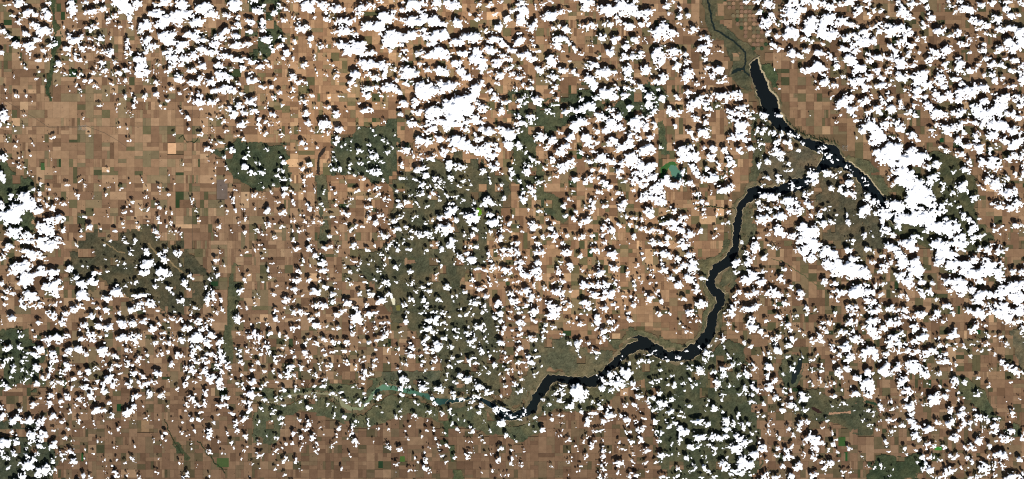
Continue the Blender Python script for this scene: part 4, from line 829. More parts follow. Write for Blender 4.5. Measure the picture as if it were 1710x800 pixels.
345,180,24,26;310,215,30,24;378,238,50,40;390,282,26,20;340,268,20,14;433,272,16,10;435,15,24,20;200,155,30,20;270,370,60,50;280,410,50,50;255,355,40,36;295,355,30,40;350,360,36,50;
395,365,50,40;380,345,60,30;447,345,30,30;510,425,50,50;530,410,30,20;490,410,30,20;390,445,36,40;460,460,40,50;440,475,36,24;505,485,50,40;545,495,40,50;520,365,30,30;
500,315,24,24;520,335,20,20;620,420,34,40;625,430,44,30;610,395,24,20;130,430,40,50;125,455,36,40;245,490,50,40;215,485,34,30;225,520,44,34;185,450,40,20;15,520,50,60;80,530,60,50;
110,550,60,60;50,560,40,30;240,570,50,50;190,600,50,30;165,570,40,40;230,410,30,40;380,580,40,20;260,640,30,40;345,605,44,30;310,640,30,40;55,645,80,60;150,620,90,50;120,600,60,40;
20,590,40,40;30,735,50,60;60,770,50,40;20,700,30,30;225,740,110,70;200,720,60,60;250,760,110,60;140,780,80,40;290,740,50,60;110,770,50,30;330,690,60,30;400,692,60,40;350,720,40,20;
345,680,36,30;500,690,50,40;428,635,14,16;495,632,24,26;570,640,30,40;620,610,70,60;640,590,40,60;630,520,40,60;675,545,60,50;675,580,40,30;690,570,40,24;745,625,90,60;
720,605,60,40;760,565,40,44;820,580,70,90;840,630,40,80;790,560,30,40;820,540,50,30;690,625,30,40;730,680,40,50;760,740,60,40;750,720,40,40;840,720,50,60;800,770,60,40;
700,640,40,30;615,775,40,40;675,780,30,34;650,750,20,20;730,760,30,30;850,695,24,40;610,60,60,70;650,30,60,60;690,80,80,60;710,120,90,60;680,150,70,50;720,100,60,50;760,30,50,50;
745,55,50,40;790,25,40,30;830,20,40,40;840,70,40,44;790,190,100,80;770,240,110,90;800,290,80,60;740,230,90,70;700,220,50,50;710,260,50,60;820,220,60,90;700,290,24,50;850,130,24,40;
830,340,80,40;850,390,24,60;803,440,30,26;770,400,24,24;800,375,24,20;560,10,40,24;555,115,12,14;590,60,40,40;800,115,30,24;T1495,200;30,60,60,60;25,35,50,40;105,105,50,50;
150,130,50,40;130,110,40,30;240,75,40,40;245,105,40,24;280,38,44,36;350,50,90,50;345,80,50,50;400,50,90,50;430,50,50,60;460,15,50,36;290,185,44,24;350,205,36,36;270,300,50,50;
215,320,44,50;420,145,50,60;430,230,60,50;460,85,40,36;480,180,60,50;500,165,40,30;535,115,40,60;545,95,30,40;555,195,70,55;520,20,50,44;580,20,60,50;650,30,80,70;710,50,80,70;
690,40,60,80;620,20,60,40;640,115,80,60;660,100,50,40;800,75,90,60;770,65,50,50;730,145,60,50;780,180,60,60;810,150,60,60;840,140,40,60;635,190,36,34;675,180,40,24;630,220,30,24;
755,265,50,50;780,250,60,40;840,250,44,60;850,290,30,60;850,350,24,80;780,285,30,24;580,285,70,50;570,285,50,30;640,300,60,60;680,300,50,70;660,270,60,50;650,345,30,30;
490,280,36,50;490,300,24,30;460,335,50,40;385,355,28,36;490,350,20,30;585,320,20,60;610,400,44,60;640,370,40,24;680,430,60,90;650,430,40,60;690,460,50,40;745,390,50,40;
790,370,34,44;830,400,30,24;15,200,60,90;20,170,30,30;60,270,130,80;110,210,60,60;130,245,90,60;190,240,90,60;160,280,60,60;110,260,80,60;50,340,120,60;60,390,110,90;100,370,60,80;
40,400,70,60;90,430,60,60;20,340,50,60;140,420,60,60;250,390,80,50;270,380,50,40;230,420,50,40;160,490,120,90;210,490,60,90;130,520,110,70;190,540,90,70;240,570,80,40;100,560,90,60;
130,590,100,40;20,560,50,60;30,590,50,60;20,680,60,80;60,660,100,80;130,650,110,90;190,650,110,90;240,630,80,70;230,700,70,80;210,740,40,60;170,690,60,40;300,720,100,80;
340,700,70,80;360,740,80,60;260,730,60,50;400,720,50,80;290,610,60,50;330,610,50,40;320,570,50,40;380,565,44,24;410,580,30,24;320,460,40,50;310,420,34,30;255,525,40,44;
380,495,44,40;340,540,30,24;450,450,60,60;465,470,40,40;420,445,30,30;470,425,30,40;405,440,20,24;530,525,50,44;520,540,40,24;555,510,24,24;575,455,40,30;560,440,30,24;
455,630,34,50;450,655,30,40;500,680,40,60;520,710,40,50;510,740,50,60;490,665,24,40;730,490,60,60;770,500,40,60;755,580,50,55;800,480,40,60;820,570,60,50;810,600,50,40;
680,580,70,50;640,570,40,24;820,545,50,30;770,530,40,30;665,735,40,40;700,765,30,24;660,700,30,24;710,710,20,24;740,735,30,20;810,700,60,40;850,705,20,30;760,795,24,12;
830,740,24,24;570,785,50,40;520,780,40,40;450,780,60,40;380,790,80,24;150,785,80,30;100,790,40,20;420,690,34,24;550,660,24,24;T0,400;200,10,150,40;330,30,150,80;330,60,80,50;
390,20,60,40;65,58,60,44;15,120,40,60;220,100,110,70;230,110,60,60;160,75,60,40;300,125,50,44;130,185,130,70;100,215,70,44;175,160,60,50;290,225,130,55;360,215,70,44;280,190,60,34;
180,260,90,80;150,285,90,60;200,275,60,40;350,320,110,70;380,290,60,60;370,360,60,50;345,265,40,30;15,300,36,40;60,340,60,34;90,360,40,30;40,390,44,34;40,440,30,34;205,375,110,70;
190,360,60,50;155,400,40,40;170,445,60,44;270,435,44,50;230,440,30,24;85,520,60,36;10,545,24,26;360,438,50,30;410,415,30,30;345,500,50,50;440,495,50,40;430,530,50,34;410,558,60,44;
265,560,40,44;220,607,26,24;140,640,30,34;15,675,26,34;60,720,60,44;135,720,40,50;120,615,30,20;390,655,80,60;450,635,50,40;320,670,60,50;240,655,26,26;270,730,70,44;330,705,30,30;
235,770,50,44;200,750,36,30;360,770,60,50;75,790,50,24;170,790,40,24;470,745,60,60;440,770,40,24;520,40,30,24;470,195,50,40;510,250,40,50;480,270,36,24;560,300,80,60;620,290,60,50;
645,225,60,40;550,380,80,70;590,395,50,40;630,420,30,24;715,395,80,44;790,355,80,70;785,305,40,30;840,315,30,40;830,160,50,30;800,155,30,30;705,130,30,16;700,35,20,20;720,212,36,20;
550,180,30,30;590,185,24,20;845,195,24,20;500,470,60,40;540,455,70,34;610,510,60,44;675,515,30,34;705,475,50,40;800,490,30,24;660,460,44,24;570,570,40,44;535,595,24,20;
670,580,60,44;730,585,70,50;820,560,70,60;715,635,50,24;605,640,60,60;620,655,50,40;665,655,34,34;550,665,44,44;820,660,80,60;690,750,60,80;700,770,60,50;610,740,24,20;
580,770,40,40;530,735,50,60;845,735,40,50;780,775,40,40;845,20,30,30;430,30,24,20;620,80,14,14;735,15,20,24;T215,400;15,100,40,34;45,15,30,30;15,65,26,24;120,78,50,40;245,75,40,40;
210,95,26,26;320,88,60,44;240,135,50,50;130,165,80,70;155,135,40,40;110,220,60,50;235,220,110,60;210,260,60,36;180,310,36,60;35,290,50,34;375,285,50,50;345,175,24,20;420,250,40,50;
405,335,30,30;270,325,40,30;300,360,24,30;355,405,40,50;80,375,120,40;140,425,90,50;100,435,60,40;35,465,70,50;60,450,40,40;200,475,34,24;115,545,60,44;115,480,30,20;30,560,50,44;
160,600,60,50;130,605,30,34;200,565,30,30;50,645,100,34;20,640,50,40;40,675,50,40;90,655,30,30;390,595,70,44;440,455,50,40;290,520,50,34;240,530,36,26;310,480,24,20;355,535,30,40;
330,550,30,24;265,550,30,26;475,550,60,40;415,505,20,30;410,540,24,30;280,590,30,30;240,625,30,30;355,670,50,50;185,695,44,34;240,685,34,34;275,690,40,40;210,665,30,24;
295,650,20,34;15,735,26,44;45,705,30,30;125,770,30,34;75,790,50,24;230,765,30,36;265,755,30,30;200,780,26,24;345,775,60,46;440,650,70,70;480,665,50,50;430,680,50,40;550,640,60,40;
530,690,60,50;490,600,44,36;525,575,36,30;550,535,44,40;460,725,70,50;420,710,36,30;430,765,40,50;510,790,60,30;550,765,60,40;620,690,40,60;590,690,30,40;620,765,44,60;
610,785,60,34;530,390,45,90;570,350,40,50;570,405,30,50;525,430,36,34;620,405,40,34;515,322,30,28;545,265,26,30;600,240,40,40;590,140,50,40;615,80,34,24;575,185,26,30;625,475,24,40;
590,495,16,16;575,480,14,14;440,440,30,20;725,540,50,40;765,545,34,30;740,515,40,40;735,445,34,26;790,455,30,34;745,340,36,55;775,270,30,40;770,240,26,20;808,240,26,18;
855,365,20,24;850,435,20,20;845,630,50,50;805,650,40,50;845,665,36,24;740,632,24,16;790,730,30,46;750,740,24,24;720,725,26,20;720,765,30,24;850,690,24,34;845,725,24,24;
830,785,30,20;760,100,14,24;850,75,24,30;790,85,16,24;740,205,14,24;635,175,14,20;45,180,20,20;820,560,16,16;T0,600;30,30,50,40;10,45,24,24;90,60,40,60;60,5,50,24;150,10,30,20;
185,10,40,24;250,55,46,50;155,70,26,26;185,85,24,20;218,95,20,40;320,105,40,40;290,125,30,30;175,140,34,40;250,160,44,50;35,175,70,40;105,172,36,20;80,120,34,24;145,160,16,20;
20,145,34,24;285,160,24,16;360,8,60,30;345,55,44,44;460,45,50,44;415,90,40,40;445,70,44,34;490,130,50,30;485,180,34,26;440,160,30,30;390,150,70,34;350,165,36,40;540,90,40,40;
600,85,44,50;570,130,34,30;655,60,40,30;630,65,24,24;690,10,34,24;705,30,24,24;740,65,40,34;780,40,50,40;800,95,26,24;850,20,40,60;720,140,60,60;745,115,34,50;700,165,36,40;
770,180,50,60;775,130,50,26;705,210,44,50;650,190,34,26;650,155,30,34;590,190,60,44;550,190,30,36;615,245,54,60;850,170,30,44;845,350,40,80;735,290,26,26;745,375,40,40;
665,340,74,50;685,410,22,26;628,435,30,34;735,485,22,30;802,468,36,36;570,360,20,20;575,305,24,20;515,310,26,24;540,265,40,40;470,350,28,46;525,410,34,36;570,450,30,16;
460,470,26,26;360,470,40,30;365,380,44,44;415,415,24,30;435,400,20,14;510,475,20,20;450,260,44,40;455,235,40,40;410,285,34,40;370,230,20,24;335,240,50,40;330,298,44,46;
265,255,36,20;225,305,60,46;140,338,40,34;10,320,40,44;20,390,46,50;110,400,80,60;200,410,60,60;270,420,44,60;290,395,34,36;255,440,30,24;160,420,40,30;215,520,60,80;200,550,36,40;
290,500,60,60;275,540,44,34;255,460,24,44;80,480,34,40;30,560,70,70;115,550,40,60;360,565,50,46;270,585,60,40;10,620,30,50;100,630,56,44;50,660,40,34;20,650,30,40;60,725,26,30;
195,710,66,66;230,670,40,50;135,695,34,30;155,775,70,50;180,590,24,24;180,645,30,30;250,630,34,24;300,740,60,60;260,750,50,60;320,715,40,44;375,740,30,34;345,750,34,34;
355,680,40,36;400,635,36,44;430,632,30,24;475,615,46,44;490,685,60,50;420,670,24,20;435,525,40,26;500,560,22,44;445,540,20,14;405,350,14,10;560,775,30,50;600,785,50,24;
660,550,24,24;570,600,14,30;575,675,16,24;625,630,14,14;700,675,14,30;715,705,20,30;695,740,14,24;747,705,14,20;780,590,16,20;785,670,24,20;845,690,36,18;780,770,44,40;
770,745,26,20;850,780,26,34;730,790,20,14;535,790,26,14;465,790,20,14;265,780,40,40;T215,600;65,15,40,44;30,35,30,24;128,15,24,20;40,100,60,36;20,85,24,24;100,120,36,34;
195,97,60,46;195,155,30,26;160,145,26,40;70,155,46,34;20,140,34,34;85,180,34,34;130,170,40,40;5,175,24,40;140,235,44,60;210,240,50,54;60,245,54,40;30,265,24,50;30,320,46,50;
100,310,30,24;20,355,30,20;35,413,22,26;128,390,34,30;205,405,20,16;285,405,24,20;280,150,30,26;285,35,40,44;330,205,28,28;245,490,32,40;215,520,14,14;250,545,16,16;215,578,16,20;
262,310,24,24;350,487,28,30;435,472,40,28;360,420,40,16;420,400,34,40;405,375,30,20;475,405,30,30;390,305,36,44;380,345,24,24;435,270,44,46;410,245,30,20;465,310,36,40;
515,290,30,50;520,220,44,50;485,350,30,24;510,315,26,26;470,15,60,40;520,20,50,40;435,80,60,50;415,45,40,24;515,75,50,60;480,120,40,30;545,130,60,60;395,115,36,40;380,65,30,40;
450,153,28,24;380,165,36,40;420,5,40,20;575,120,20,40;600,40,44,44;625,85,30,44;665,50,50,40;625,10,50,40;580,10,40,20;610,150,50,60;620,185,50,34;650,255,60,40;600,310,44,36;
645,300,40,30;575,420,26,46;600,370,16,16;540,475,40,44;535,520,46,44;655,490,18,20;605,550,24,26;690,555,34,40;705,590,28,34;543,615,30,34;625,625,20,24;425,550,14,20;
420,600,14,20;770,608,20,20;790,583,20,16;755,663,16,14;825,700,30,28;782,512,28,32;725,480,30,30;715,445,36,34;715,410,40,40;770,402,44,44;805,350,40,40;760,285,50,30;
810,295,40,50;690,360,44,26;745,300,24,20;820,230,60,60;825,155,70,60;765,190,30,26;735,170,40,30;830,65,30,30;755,105,30,40;765,35,30,34;745,15,30,30;850,20,30,40;690,110,24,24;
690,130,30,20;820,780,24,30;840,195,44,30;340,695,22,28;460,715,20,20;370,780,30,26;75,785,24,20;190,755,26,24;395,760,26,34;540,775,20,16;200,665,14,14;170,545,14,40;400,515,24,14;
30,670,30,40;45,575,14,20;T430,400;20,40,30,24;45,72,34,30;30,125,34,16;95,158,34,30;70,200,30,30;95,252,40,28;30,285,30,22;150,222,14,12;265,65,60,34;230,60,24,24;240,8,24,18;
345,60,40,40;360,35,30,30;390,112,60,36;445,60,50,36;485,50,34,34;530,80,30,26;545,50,16,20;645,35,44,36;650,55,30,30;430,160,60,40;305,142,40,34;360,180,26,40;278,215,54,40;
255,272,70,40;350,270,50,34;420,265,34,40;400,210,20,24;450,210,50,40;520,215,24,34;455,320,46,34;395,348,64,44;320,372,46,26;250,340,60,44;115,362,34,30;130,313,20,12;
525,285,26,24;520,360,50,44;505,412,50,30;415,445,110,40;450,435,60,36;380,440,50,34;275,485,110,46;310,495,70,34;240,475,50,40;195,405,56,44;255,410,34,34;185,455,34,20;
120,470,34,46;125,535,40,34;65,570,24,34;405,500,40,34;355,530,34,34;395,570,60,50;460,585,20,24;535,505,56,44;610,430,50,50;575,470,40,40;655,455,40,34;650,530,80,60;670,545,70,50;
665,495,40,40;710,560,34,24;625,585,44,34;640,625,40,40;725,605,34,26;685,685,20,20;745,690,44,34;540,590,46,36;510,595,30,20;450,670,60,40;510,685,36,50;545,690,30,36;
590,685,50,34;595,705,40,40;580,745,40,34;525,745,34,24;500,750,40,24;660,745,20,20;610,745,16,16;330,690,30,26;345,660,30,24;400,700,44,34;375,680,24,24;320,750,44,40;
335,780,40,36;450,770,34,30;430,740,24,20;240,595,36,44;275,590,34,30;285,545,26,24;85,630,36,36;145,632,40,34;10,645,34,50;260,682,24,24;60,720,50,44;75,755,40,40;25,765,40,24;
20,735,40,20;160,770,44,30;120,785,40,26;170,720,34,24;240,780,34,30;235,745,24,24;10,550,20,14;170,525,20,20;205,655,26,24;55,690,24,24;10,690,26,24;820,95,30,30;845,120,30,40;
850,170,20,30;790,40,26,30;740,75,30,26;760,135,20,30;810,215,36,30;740,170,20,20;645,150,40,20;690,160,34,24;585,190,34,24;615,218,26,28;665,205,30,30;688,243,32,28;725,285,36,30;
775,265,34,24;825,315,30,34;850,280,36,36;635,295,24,24;600,265,20,20;685,365,36,36;745,360,30,40;770,375,44,30;740,335,30,30;825,415,60,46;725,440,34,34;745,505,60,44;
800,490,44,34;775,500,34,30;835,560,30,30;790,595,34,40;785,545,30,20;800,670,40,36;845,650,34,40;850,610,24,30;790,735,24,24;825,665,30,26;845,705,24,20;700,550,24,24;
710,790,30,20;855,385,14,30;595,120,14,14;560,395,16,20;10,375,14,16;470,255,20,20;520,330,30,16;T645,400;20,45,40,46;75,68,30,36;45,10,40,24;115,20,30,30;150,70,40,40;20,130,24,24;
70,185,34,38;160,215,44,36;15,290,40,40;75,285,26,26;180,290,40,30;150,290,24,20;240,320,34,34;290,295,36,26;290,350,44,36;205,345,30,30;268,78,28,24;320,130,26,20;345,25,36,34;
300,40,30,24;370,65,40,40;435,25,60,60;450,50,40,40;480,95,36,40;500,130,40,34;565,135,80,42;540,95,34,34;530,50,30,24;565,50,30,34;605,50,40,44;540,130,50,34;455,160,18,20;
348,150,24,20;370,185,26,40;345,235,30,30;330,265,24,20;405,315,44,44;620,200,60,44;660,205,50,34;600,195,40,36;715,190,50,44;710,210,40,30;690,105,36,44;705,135,40,30;
650,140,16,16;740,85,30,30;785,75,40,60;805,100,50,44;770,130,20,20;760,10,70,24;845,30,34,44;840,65,40,50;850,100,30,36;795,205,60,50;830,225,40,30;800,268,34,20;740,280,20,40;
745,305,34,24;695,295,30,34;690,260,20,34;575,265,30,50;570,305,30,34;630,325,60,30;655,315,30,24;525,355,40,40;605,382,40,30;665,378,54,34;580,420,66,44;570,400,40,30;
745,430,50,50;775,450,24,20;840,360,50,40;840,410,50,46;660,485,60,40;660,447,34,26;535,500,34,34;495,512,26,24;500,465,30,24;565,460,24,20;585,500,20,30;760,500,50,44;
740,520,50,34;830,485,30,30;820,530,34,40;760,550,36,30;790,580,34,44;840,610,34,26;20,370,50,40;40,390,26,44;165,405,50,40;120,435,40,36;190,435,30,20;250,395,34,40;265,450,34,50;
145,488,30,24;235,490,34,20;320,485,40,24;350,412,54,34;470,375,34,30;440,375,30,36;450,410,20,20;380,490,40,40;285,540,50,36;330,530,40,60;375,560,50,34;345,560,34,30;
130,550,34,40;285,600,60,44;320,615,50,30;235,610,50,20;95,625,36,26;270,660,40,44;255,700,44,34;260,730,30,30;345,700,60,60;320,735,50,40;385,660,34,30;440,720,40,40;425,520,30,30;
455,600,34,30;480,625,20,20;475,655,36,34;550,580,34,24;545,625,46,34;520,630,24,30;590,640,34,36;575,670,54,44;555,705,30,24;580,720,30,28;620,580,60,44;655,605,34,30;
650,580,34,30;630,705,24,36;670,685,24,24;640,740,36,40;690,775,40,36;740,745,24,20;770,690,50,46;775,625,30,36;780,750,30,24;800,785,40,34;740,580,24,24;745,600,16,24;
510,765,30,24;440,785,34,24;590,790,50,24;160,775,70,40;170,720,34,60;80,730,30,30;10,620,28,50;15,735,28,40;160,690,30,30;70,770,20,20;275,760,44,30;330,785,20,30;230,775,24,24;
15,550,24,26;400,600,30,24;520,190,24,14;650,660,24,16;130,745,20,16;180,650,20,20;685,635,16,14;850,660,20,20;410,635,20,14;T430,600;10,20,26,44;130,15,50,34;105,85,30,50;
45,85,40,26;160,110,40,44;215,50,54,44;210,85,44,44;210,115,44,36;245,110,30,30;295,50,36,54;350,75,30,30;390,110,40,34;420,65,24,40;430,20,24,24;480,35,50,40;470,70,30,24;
345,10,34,24;540,95,18,24;605,20,40,44;660,55,24,44;705,10,30,24;725,95,60,46;700,125,40,34;705,160,30,14;785,50,44,30;795,10,40,34;760,100,30,24;460,135,34,34;440,182,44,36;
385,180,30,30;305,165,26,24;120,150,30,26;55,155,34,44;40,180,30,36;20,195,34,24;185,205,44,30;258,205,26,34;215,240,40,34;325,250,32,36;385,240,30,26;400,270,34,30;505,225,44,26;
475,300,36,26;520,323,26,26;340,320,40,30;285,280,34,36;55,270,34,30;10,235,24,30;115,342,40,28;120,250,24,24;175,310,30,24;160,260,20,24;130,278,20,14;90,365,34,30;165,395,46,34;
160,425,40,24;95,410,24,14;160,452,24,18;275,405,40,30;345,425,36,60;320,465,34,34;430,450,24,20;580,380,44,40;515,378,18,30;545,465,30,44;635,460,30,44;630,490,40,24;660,415,26,30;
740,430,18,44;803,460,28,36;780,560,24,20;655,540,34,34;660,570,28,30;615,515,20,16;530,510,24,40;525,550,16,20;500,590,30,24;460,500,30,16;370,525,44,44;300,520,30,44;
305,560,28,26;240,490,44,40;235,560,34,30;120,525,26,24;60,520,14,40;125,600,26,36;170,595,34,34;185,560,30,40;175,680,34,34;190,660,30,30;255,680,26,44;290,600,16,26;395,600,26,40;
400,560,26,30;395,630,26,16;15,645,34,40;128,730,30,36;290,740,30,24;185,775,30,24;20,730,20,14;560,727,16,16;620,645,16,14;105,635,16,16;800,255,50,40;725,297,30,36;685,295,26,40;
710,230,24,30;580,270,34,40;600,290,20,30;555,220,24,24;655,280,20,20;830,355,12,14;15,420,24,40;25,325,34,30;10,560,14,24;670,185,26,20;795,310,14,14;640,185,24,24;545,45,12,14;
T645,600;15,15,24,30;125,40,28,30;85,75,20,24;240,12,40,30;235,42,28,30;258,78,26,24;310,55,24,34;320,15,34,30;370,8,24,16;490,15,50,30;435,45,44,34;430,10,30,24;405,95,34,20;
400,135,24,18;490,105,40,40;465,150,36,30;550,130,60,54;555,15,34,34;605,25,40,34;590,10,24,20;625,95,20,20;660,55,34,34;680,95,20,24;725,35,36,44;730,55,24,24;810,15,50,30;
780,50,30,26;805,80,34,34;755,95,24,24;780,125,34,30;850,160,24,30;800,175,40,34;845,70,24,40;105,140,60,44;105,190,60,44;105,228,34,26;150,185,30,24;245,195,60,46;230,148,34,24;
270,158,24,18;190,235,18,16;10,170,24,34;360,205,54,54;375,185,30,34;305,258,30,30;325,295,34,36;450,250,44,46;445,225,30,34;495,270,40,30;620,185,60,54;600,180,40,34;690,220,50,40;
610,250,56,36;570,280,40,30;630,310,44,40;590,255,30,24;540,210,30,24;760,250,30,20;745,340,60,46;785,345,54,44;830,370,44,34;765,425,50,60;820,240,24,16;650,410,24,24;
565,325,36,24;615,355,34,40;430,340,34,36;380,365,28,26;290,350,32,30;195,380,50,38;215,300,30,24;190,285,24,26;90,285,30,24;95,340,24,30;75,388,32,30;270,410,30,14;310,380,20,14;
430,435,30,20;520,407,24,20;480,470,34,34;480,400,14,20;390,492,30,20;270,472,40,26;320,475,24,24;160,450,20,20;125,480,14,12;20,468,28,28;145,530,28,20;325,530,26,26;405,568,40,36;
345,590,24,40;375,645,34,30;350,650,16,20;395,688,22,30;455,660,28,32;540,655,40,34;565,620,34,16;585,480,50,44;630,510,30,20;640,543,30,20;580,595,20,20;555,545,24,14;
695,460,18,34;700,480,14,14;800,510,34,40;765,590,40,44;750,600,24,24;835,608,26,24;705,630,24,20;675,635,24,14;845,660,34,30;845,690,40,40;750,680,36,40;710,737,30,34;
630,757,14,14;90,600,46,40;20,580,26,36;15,535,20,16;135,605,16,14;190,658,26,26;210,690,14,16;70,703,38,36;160,738,30,22;270,725,44,44;290,758,36,24;265,675,30,40;85,755,14,16;
110,30,16,20;420,590,20,14;255,620,16,24;290,590,20,20;235,515,16,24;195,735,16,14;760,770,24,16;800,770,20,16;440,370,20,20;T860,400;20,25,44,44;15,80,40,60;155,30,44,34;
165,85,84,44;190,80,40,44;260,20,30,40;315,20,30,34;340,90,60,50;315,80,30,30;370,60,20,20;430,115,34,34;520,20,34,24;535,70,60,40;605,20,50,40;650,105,60,60;590,75,30,24;
660,190,50,50;555,165,24,24;705,40,20,16;755,15,20,20;850,90,20,40;820,175,24,50;30,155,70,36;35,195,60,40;75,120,34,24;150,155,40,44;140,205,80,60;90,240,70,44;150,250,50,50;
130,295,30,40;20,280,40,34;300,155,44,36;290,220,34,50;310,280,60,36;270,285,30,24;368,175,38,50;447,195,34,30;495,240,34,20;565,230,64,50;590,220,30,40;490,310,90,44;450,290,60,40;
560,285,40,50;560,320,50,34;620,305,60,40;665,290,40,44;525,370,60,40;640,365,60,60;600,350,40,40;585,390,60,34;680,335,34,30;290,345,84,54;310,365,50,36;200,330,34,30;80,340,64,44;
40,355,40,34;110,395,44,60;160,405,34,44;155,375,30,34;15,415,50,40;375,345,34,30;320,415,50,36;250,455,70,54;225,430,50,40;280,465,50,40;135,485,60,50;130,540,60,44;240,515,80,44;
270,500,60,50;30,490,40,34;75,440,60,30;15,460,34,30;330,470,30,34;370,440,40,36;470,430,60,44;500,455,54,44;465,497,30,24;590,460,50,46;555,540,50,60;655,430,40,34;680,455,34,36;
640,550,44,44;660,600,40,30;590,605,60,40;600,655,60,36;545,595,34,44;440,570,70,30;355,560,40,30;415,525,24,30;510,570,40,24;30,560,50,44;40,595,50,34;30,640,40,30;110,530,40,26;
205,570,40,30;255,580,30,24;195,610,24,24;60,515,30,24;120,665,60,44;100,650,40,30;180,660,40,30;320,632,30,28;360,690,34,40;430,680,50,50;410,705,40,36;490,690,40,30;415,740,34,30;
525,745,60,36;555,760,30,24;570,690,30,40;30,730,44,44;20,675,34,30;150,775,50,34;90,780,50,34;140,735,30,24;240,722,24,12;700,790,20,20;765,535,34,40;760,490,34,34;730,455,20,50;
790,440,30,40;800,395,34,44;795,305,34,34;840,285,24,30;790,280,30,20;830,255,24,24;720,380,30,12;750,220,30,50;775,375,24,24;695,515,20,24;545,790,24,24;685,580,20,24;10,770,20,24;
620,645,24,24;430,770,16,24;850,130,20,20;T1075,400;65,30,40,50;120,30,50,50;155,30,44,50;85,90,40,24;150,110,70,54;250,10,50,30;270,45,70,54;290,30,60,40;300,100,60,54;
225,140,44,44;330,145,80,50;330,190,60,60;255,175,70,54;120,155,30,44;145,205,60,50;215,210,50,40;50,210,44,30;180,262,54,44;305,265,70,70;235,305,54,54;350,343,50,44;395,260,54,34;
70,240,24,20;45,290,30,26;75,295,30,30;85,350,30,34;45,395,54,50;120,420,34,34;265,400,40,36;385,438,74,60;365,450,44,36;310,480,70,44;285,475,40,36;365,540,36,30;312,550,30,34;
240,560,30,30;265,587,34,20;240,590,30,16;292,615,34,26;218,627,20,14;165,495,24,24;105,500,34,26;80,495,20,14;345,500,24,30;355,310,34,34;10,355,24,44;15,420,24,24;165,425,20,24;
750,50,54,80;735,65,44,60;690,95,50,24;610,160,60,54;620,220,40,40;690,160,50,44;705,135,50,34;730,125,34,40;805,120,40,44;710,215,54,44;765,225,34,30;830,35,30,24;730,250,90,50;
700,275,70,50;660,290,50,30;640,345,50,40;610,370,40,34;785,285,64,54;750,350,50,54;700,375,60,44;760,365,40,30;840,360,50,60;850,385,30,50;620,415,50,24;590,470,60,50;
580,500,50,44;600,450,40,34;700,460,110,44;670,470,70,36;750,450,60,40;780,435,40,24;715,545,50,40;720,590,60,60;700,570,40,60;770,610,44,34;815,550,50,24;570,567,24,24;
615,610,16,20;525,665,40,50;675,685,36,40;715,715,34,44;530,725,24,40;440,705,34,36;425,755,44,54;410,790,50,24;490,660,30,24;235,790,40,24;155,790,50,24;280,750,30,24;
365,720,34,24;840,750,36,34;845,785,40,30;850,670,24,40;820,640,30,24;800,210,30,30;855,210,14,24;70,750,30,20;30,770,40,20;570,785,50,30;800,765,24,30;770,770,24,20;735,510,16,24;
550,510,30,24;460,775,24,20;560,770,24,20;690,90,50,20;650,20,30,24;855,285,14,24;35,20,34,24;T860,600;110,20,60,50;35,25,60,30;140,100,30,26;45,135,34,30;35,90,36,30;10,165,30,50;
40,215,50,40;85,187,24,14;175,47,16,12;10,545,26,24;95,435,20,24;60,365,34,30;70,335,26,30;32,408,20,16;135,395,30,24;195,265,16,24;270,225,44,34;310,235,50,34;330,175,50,24;
300,275,54,34;300,205,54,34;425,225,90,90;420,195,60,54;440,270,60,36;390,265,40,36;475,220,34,44;370,310,60,40;375,353,30,20;310,375,44,26;248,395,32,30;320,427,24,18;
225,300,34,30;195,362,16,16;185,475,34,32;135,480,24,24;640,105,54,50;590,135,50,44;740,90,70,60;750,110,50,50;690,150,70,60;720,170,50,50;690,185,44,34;630,160,60,40;580,190,50,44;
640,210,50,34;785,160,60,40;800,180,40,34;735,225,30,30;830,250,50,44;740,305,30,40;800,300,50,26;570,300,34,60;560,330,34,30;630,320,34,30;520,362,64,36;635,370,60,50;
640,405,40,36;590,415,50,36;485,420,44,60;495,405,40,30;745,400,44,44;705,380,30,40;805,415,30,34;845,455,36,54;830,475,44,36;755,485,64,36;845,530,30,44;775,550,54,40;
545,480,70,20;520,480,30,24;400,470,24,20;320,470,20,16;270,497,20,14;308,510,14,14;475,510,24,14;360,538,34,28;540,545,40,24;465,545,26,20;590,545,24,24;510,590,34,50;
595,610,34,40;590,650,40,34;475,648,34,44;635,620,14,24;680,578,24,20;710,600,30,24;743,608,14,14;690,560,20,24;620,345,24,24;700,695,80,42;690,705,50,34;590,735,50,40;
605,695,34,30;690,760,30,34;605,775,30,30;565,780,30,40;570,705,30,30;770,785,30,34;810,770,40,34;800,690,20,24;780,675,24,24;850,695,24,30;850,620,14,40;785,635,24,20;
430,743,26,24;440,715,34,24;380,660,20,30;358,690,20,30;420,610,10,40;235,712,18,14;60,615,20,26;42,710,20,20;835,15,44,36;815,55,20,24;760,25,20,30;820,325,20,34;515,285,24,34;
530,745,14,10;405,580,14,14;350,620,14,10;550,110,14,24;750,440,30,16;440,345,24,24;10,385,16,24;360,770,16,14;T1075,600;30,15,44,34;150,8,64,24;105,75,50,30;180,110,44,20;
50,155,40,34;95,140,24,26;152,168,30,30;203,180,34,44;300,57,34,40;370,75,54,60;310,135,34,40;265,160,34,40;345,165,36,34;320,180,34,24;410,10,36,30;460,85,36,36;535,85,44,80;
520,70,34,40;490,165,44,70;490,185,40,40;595,30,34,40;570,50,40,24;640,35,30,24;630,110,30,34;690,100,60,54;670,195,50,44;645,230,44,30;730,180,44,44;765,205,44,44;720,235,40,30;
830,190,60,60;830,45,50,54;820,105,34,44;725,40,36,34;740,65,40,34;715,285,44,34;735,295,34,24;797,300,36,40;765,370,30,34;795,375,24,34;570,178,34,16;525,235,34,20;520,270,28,26;
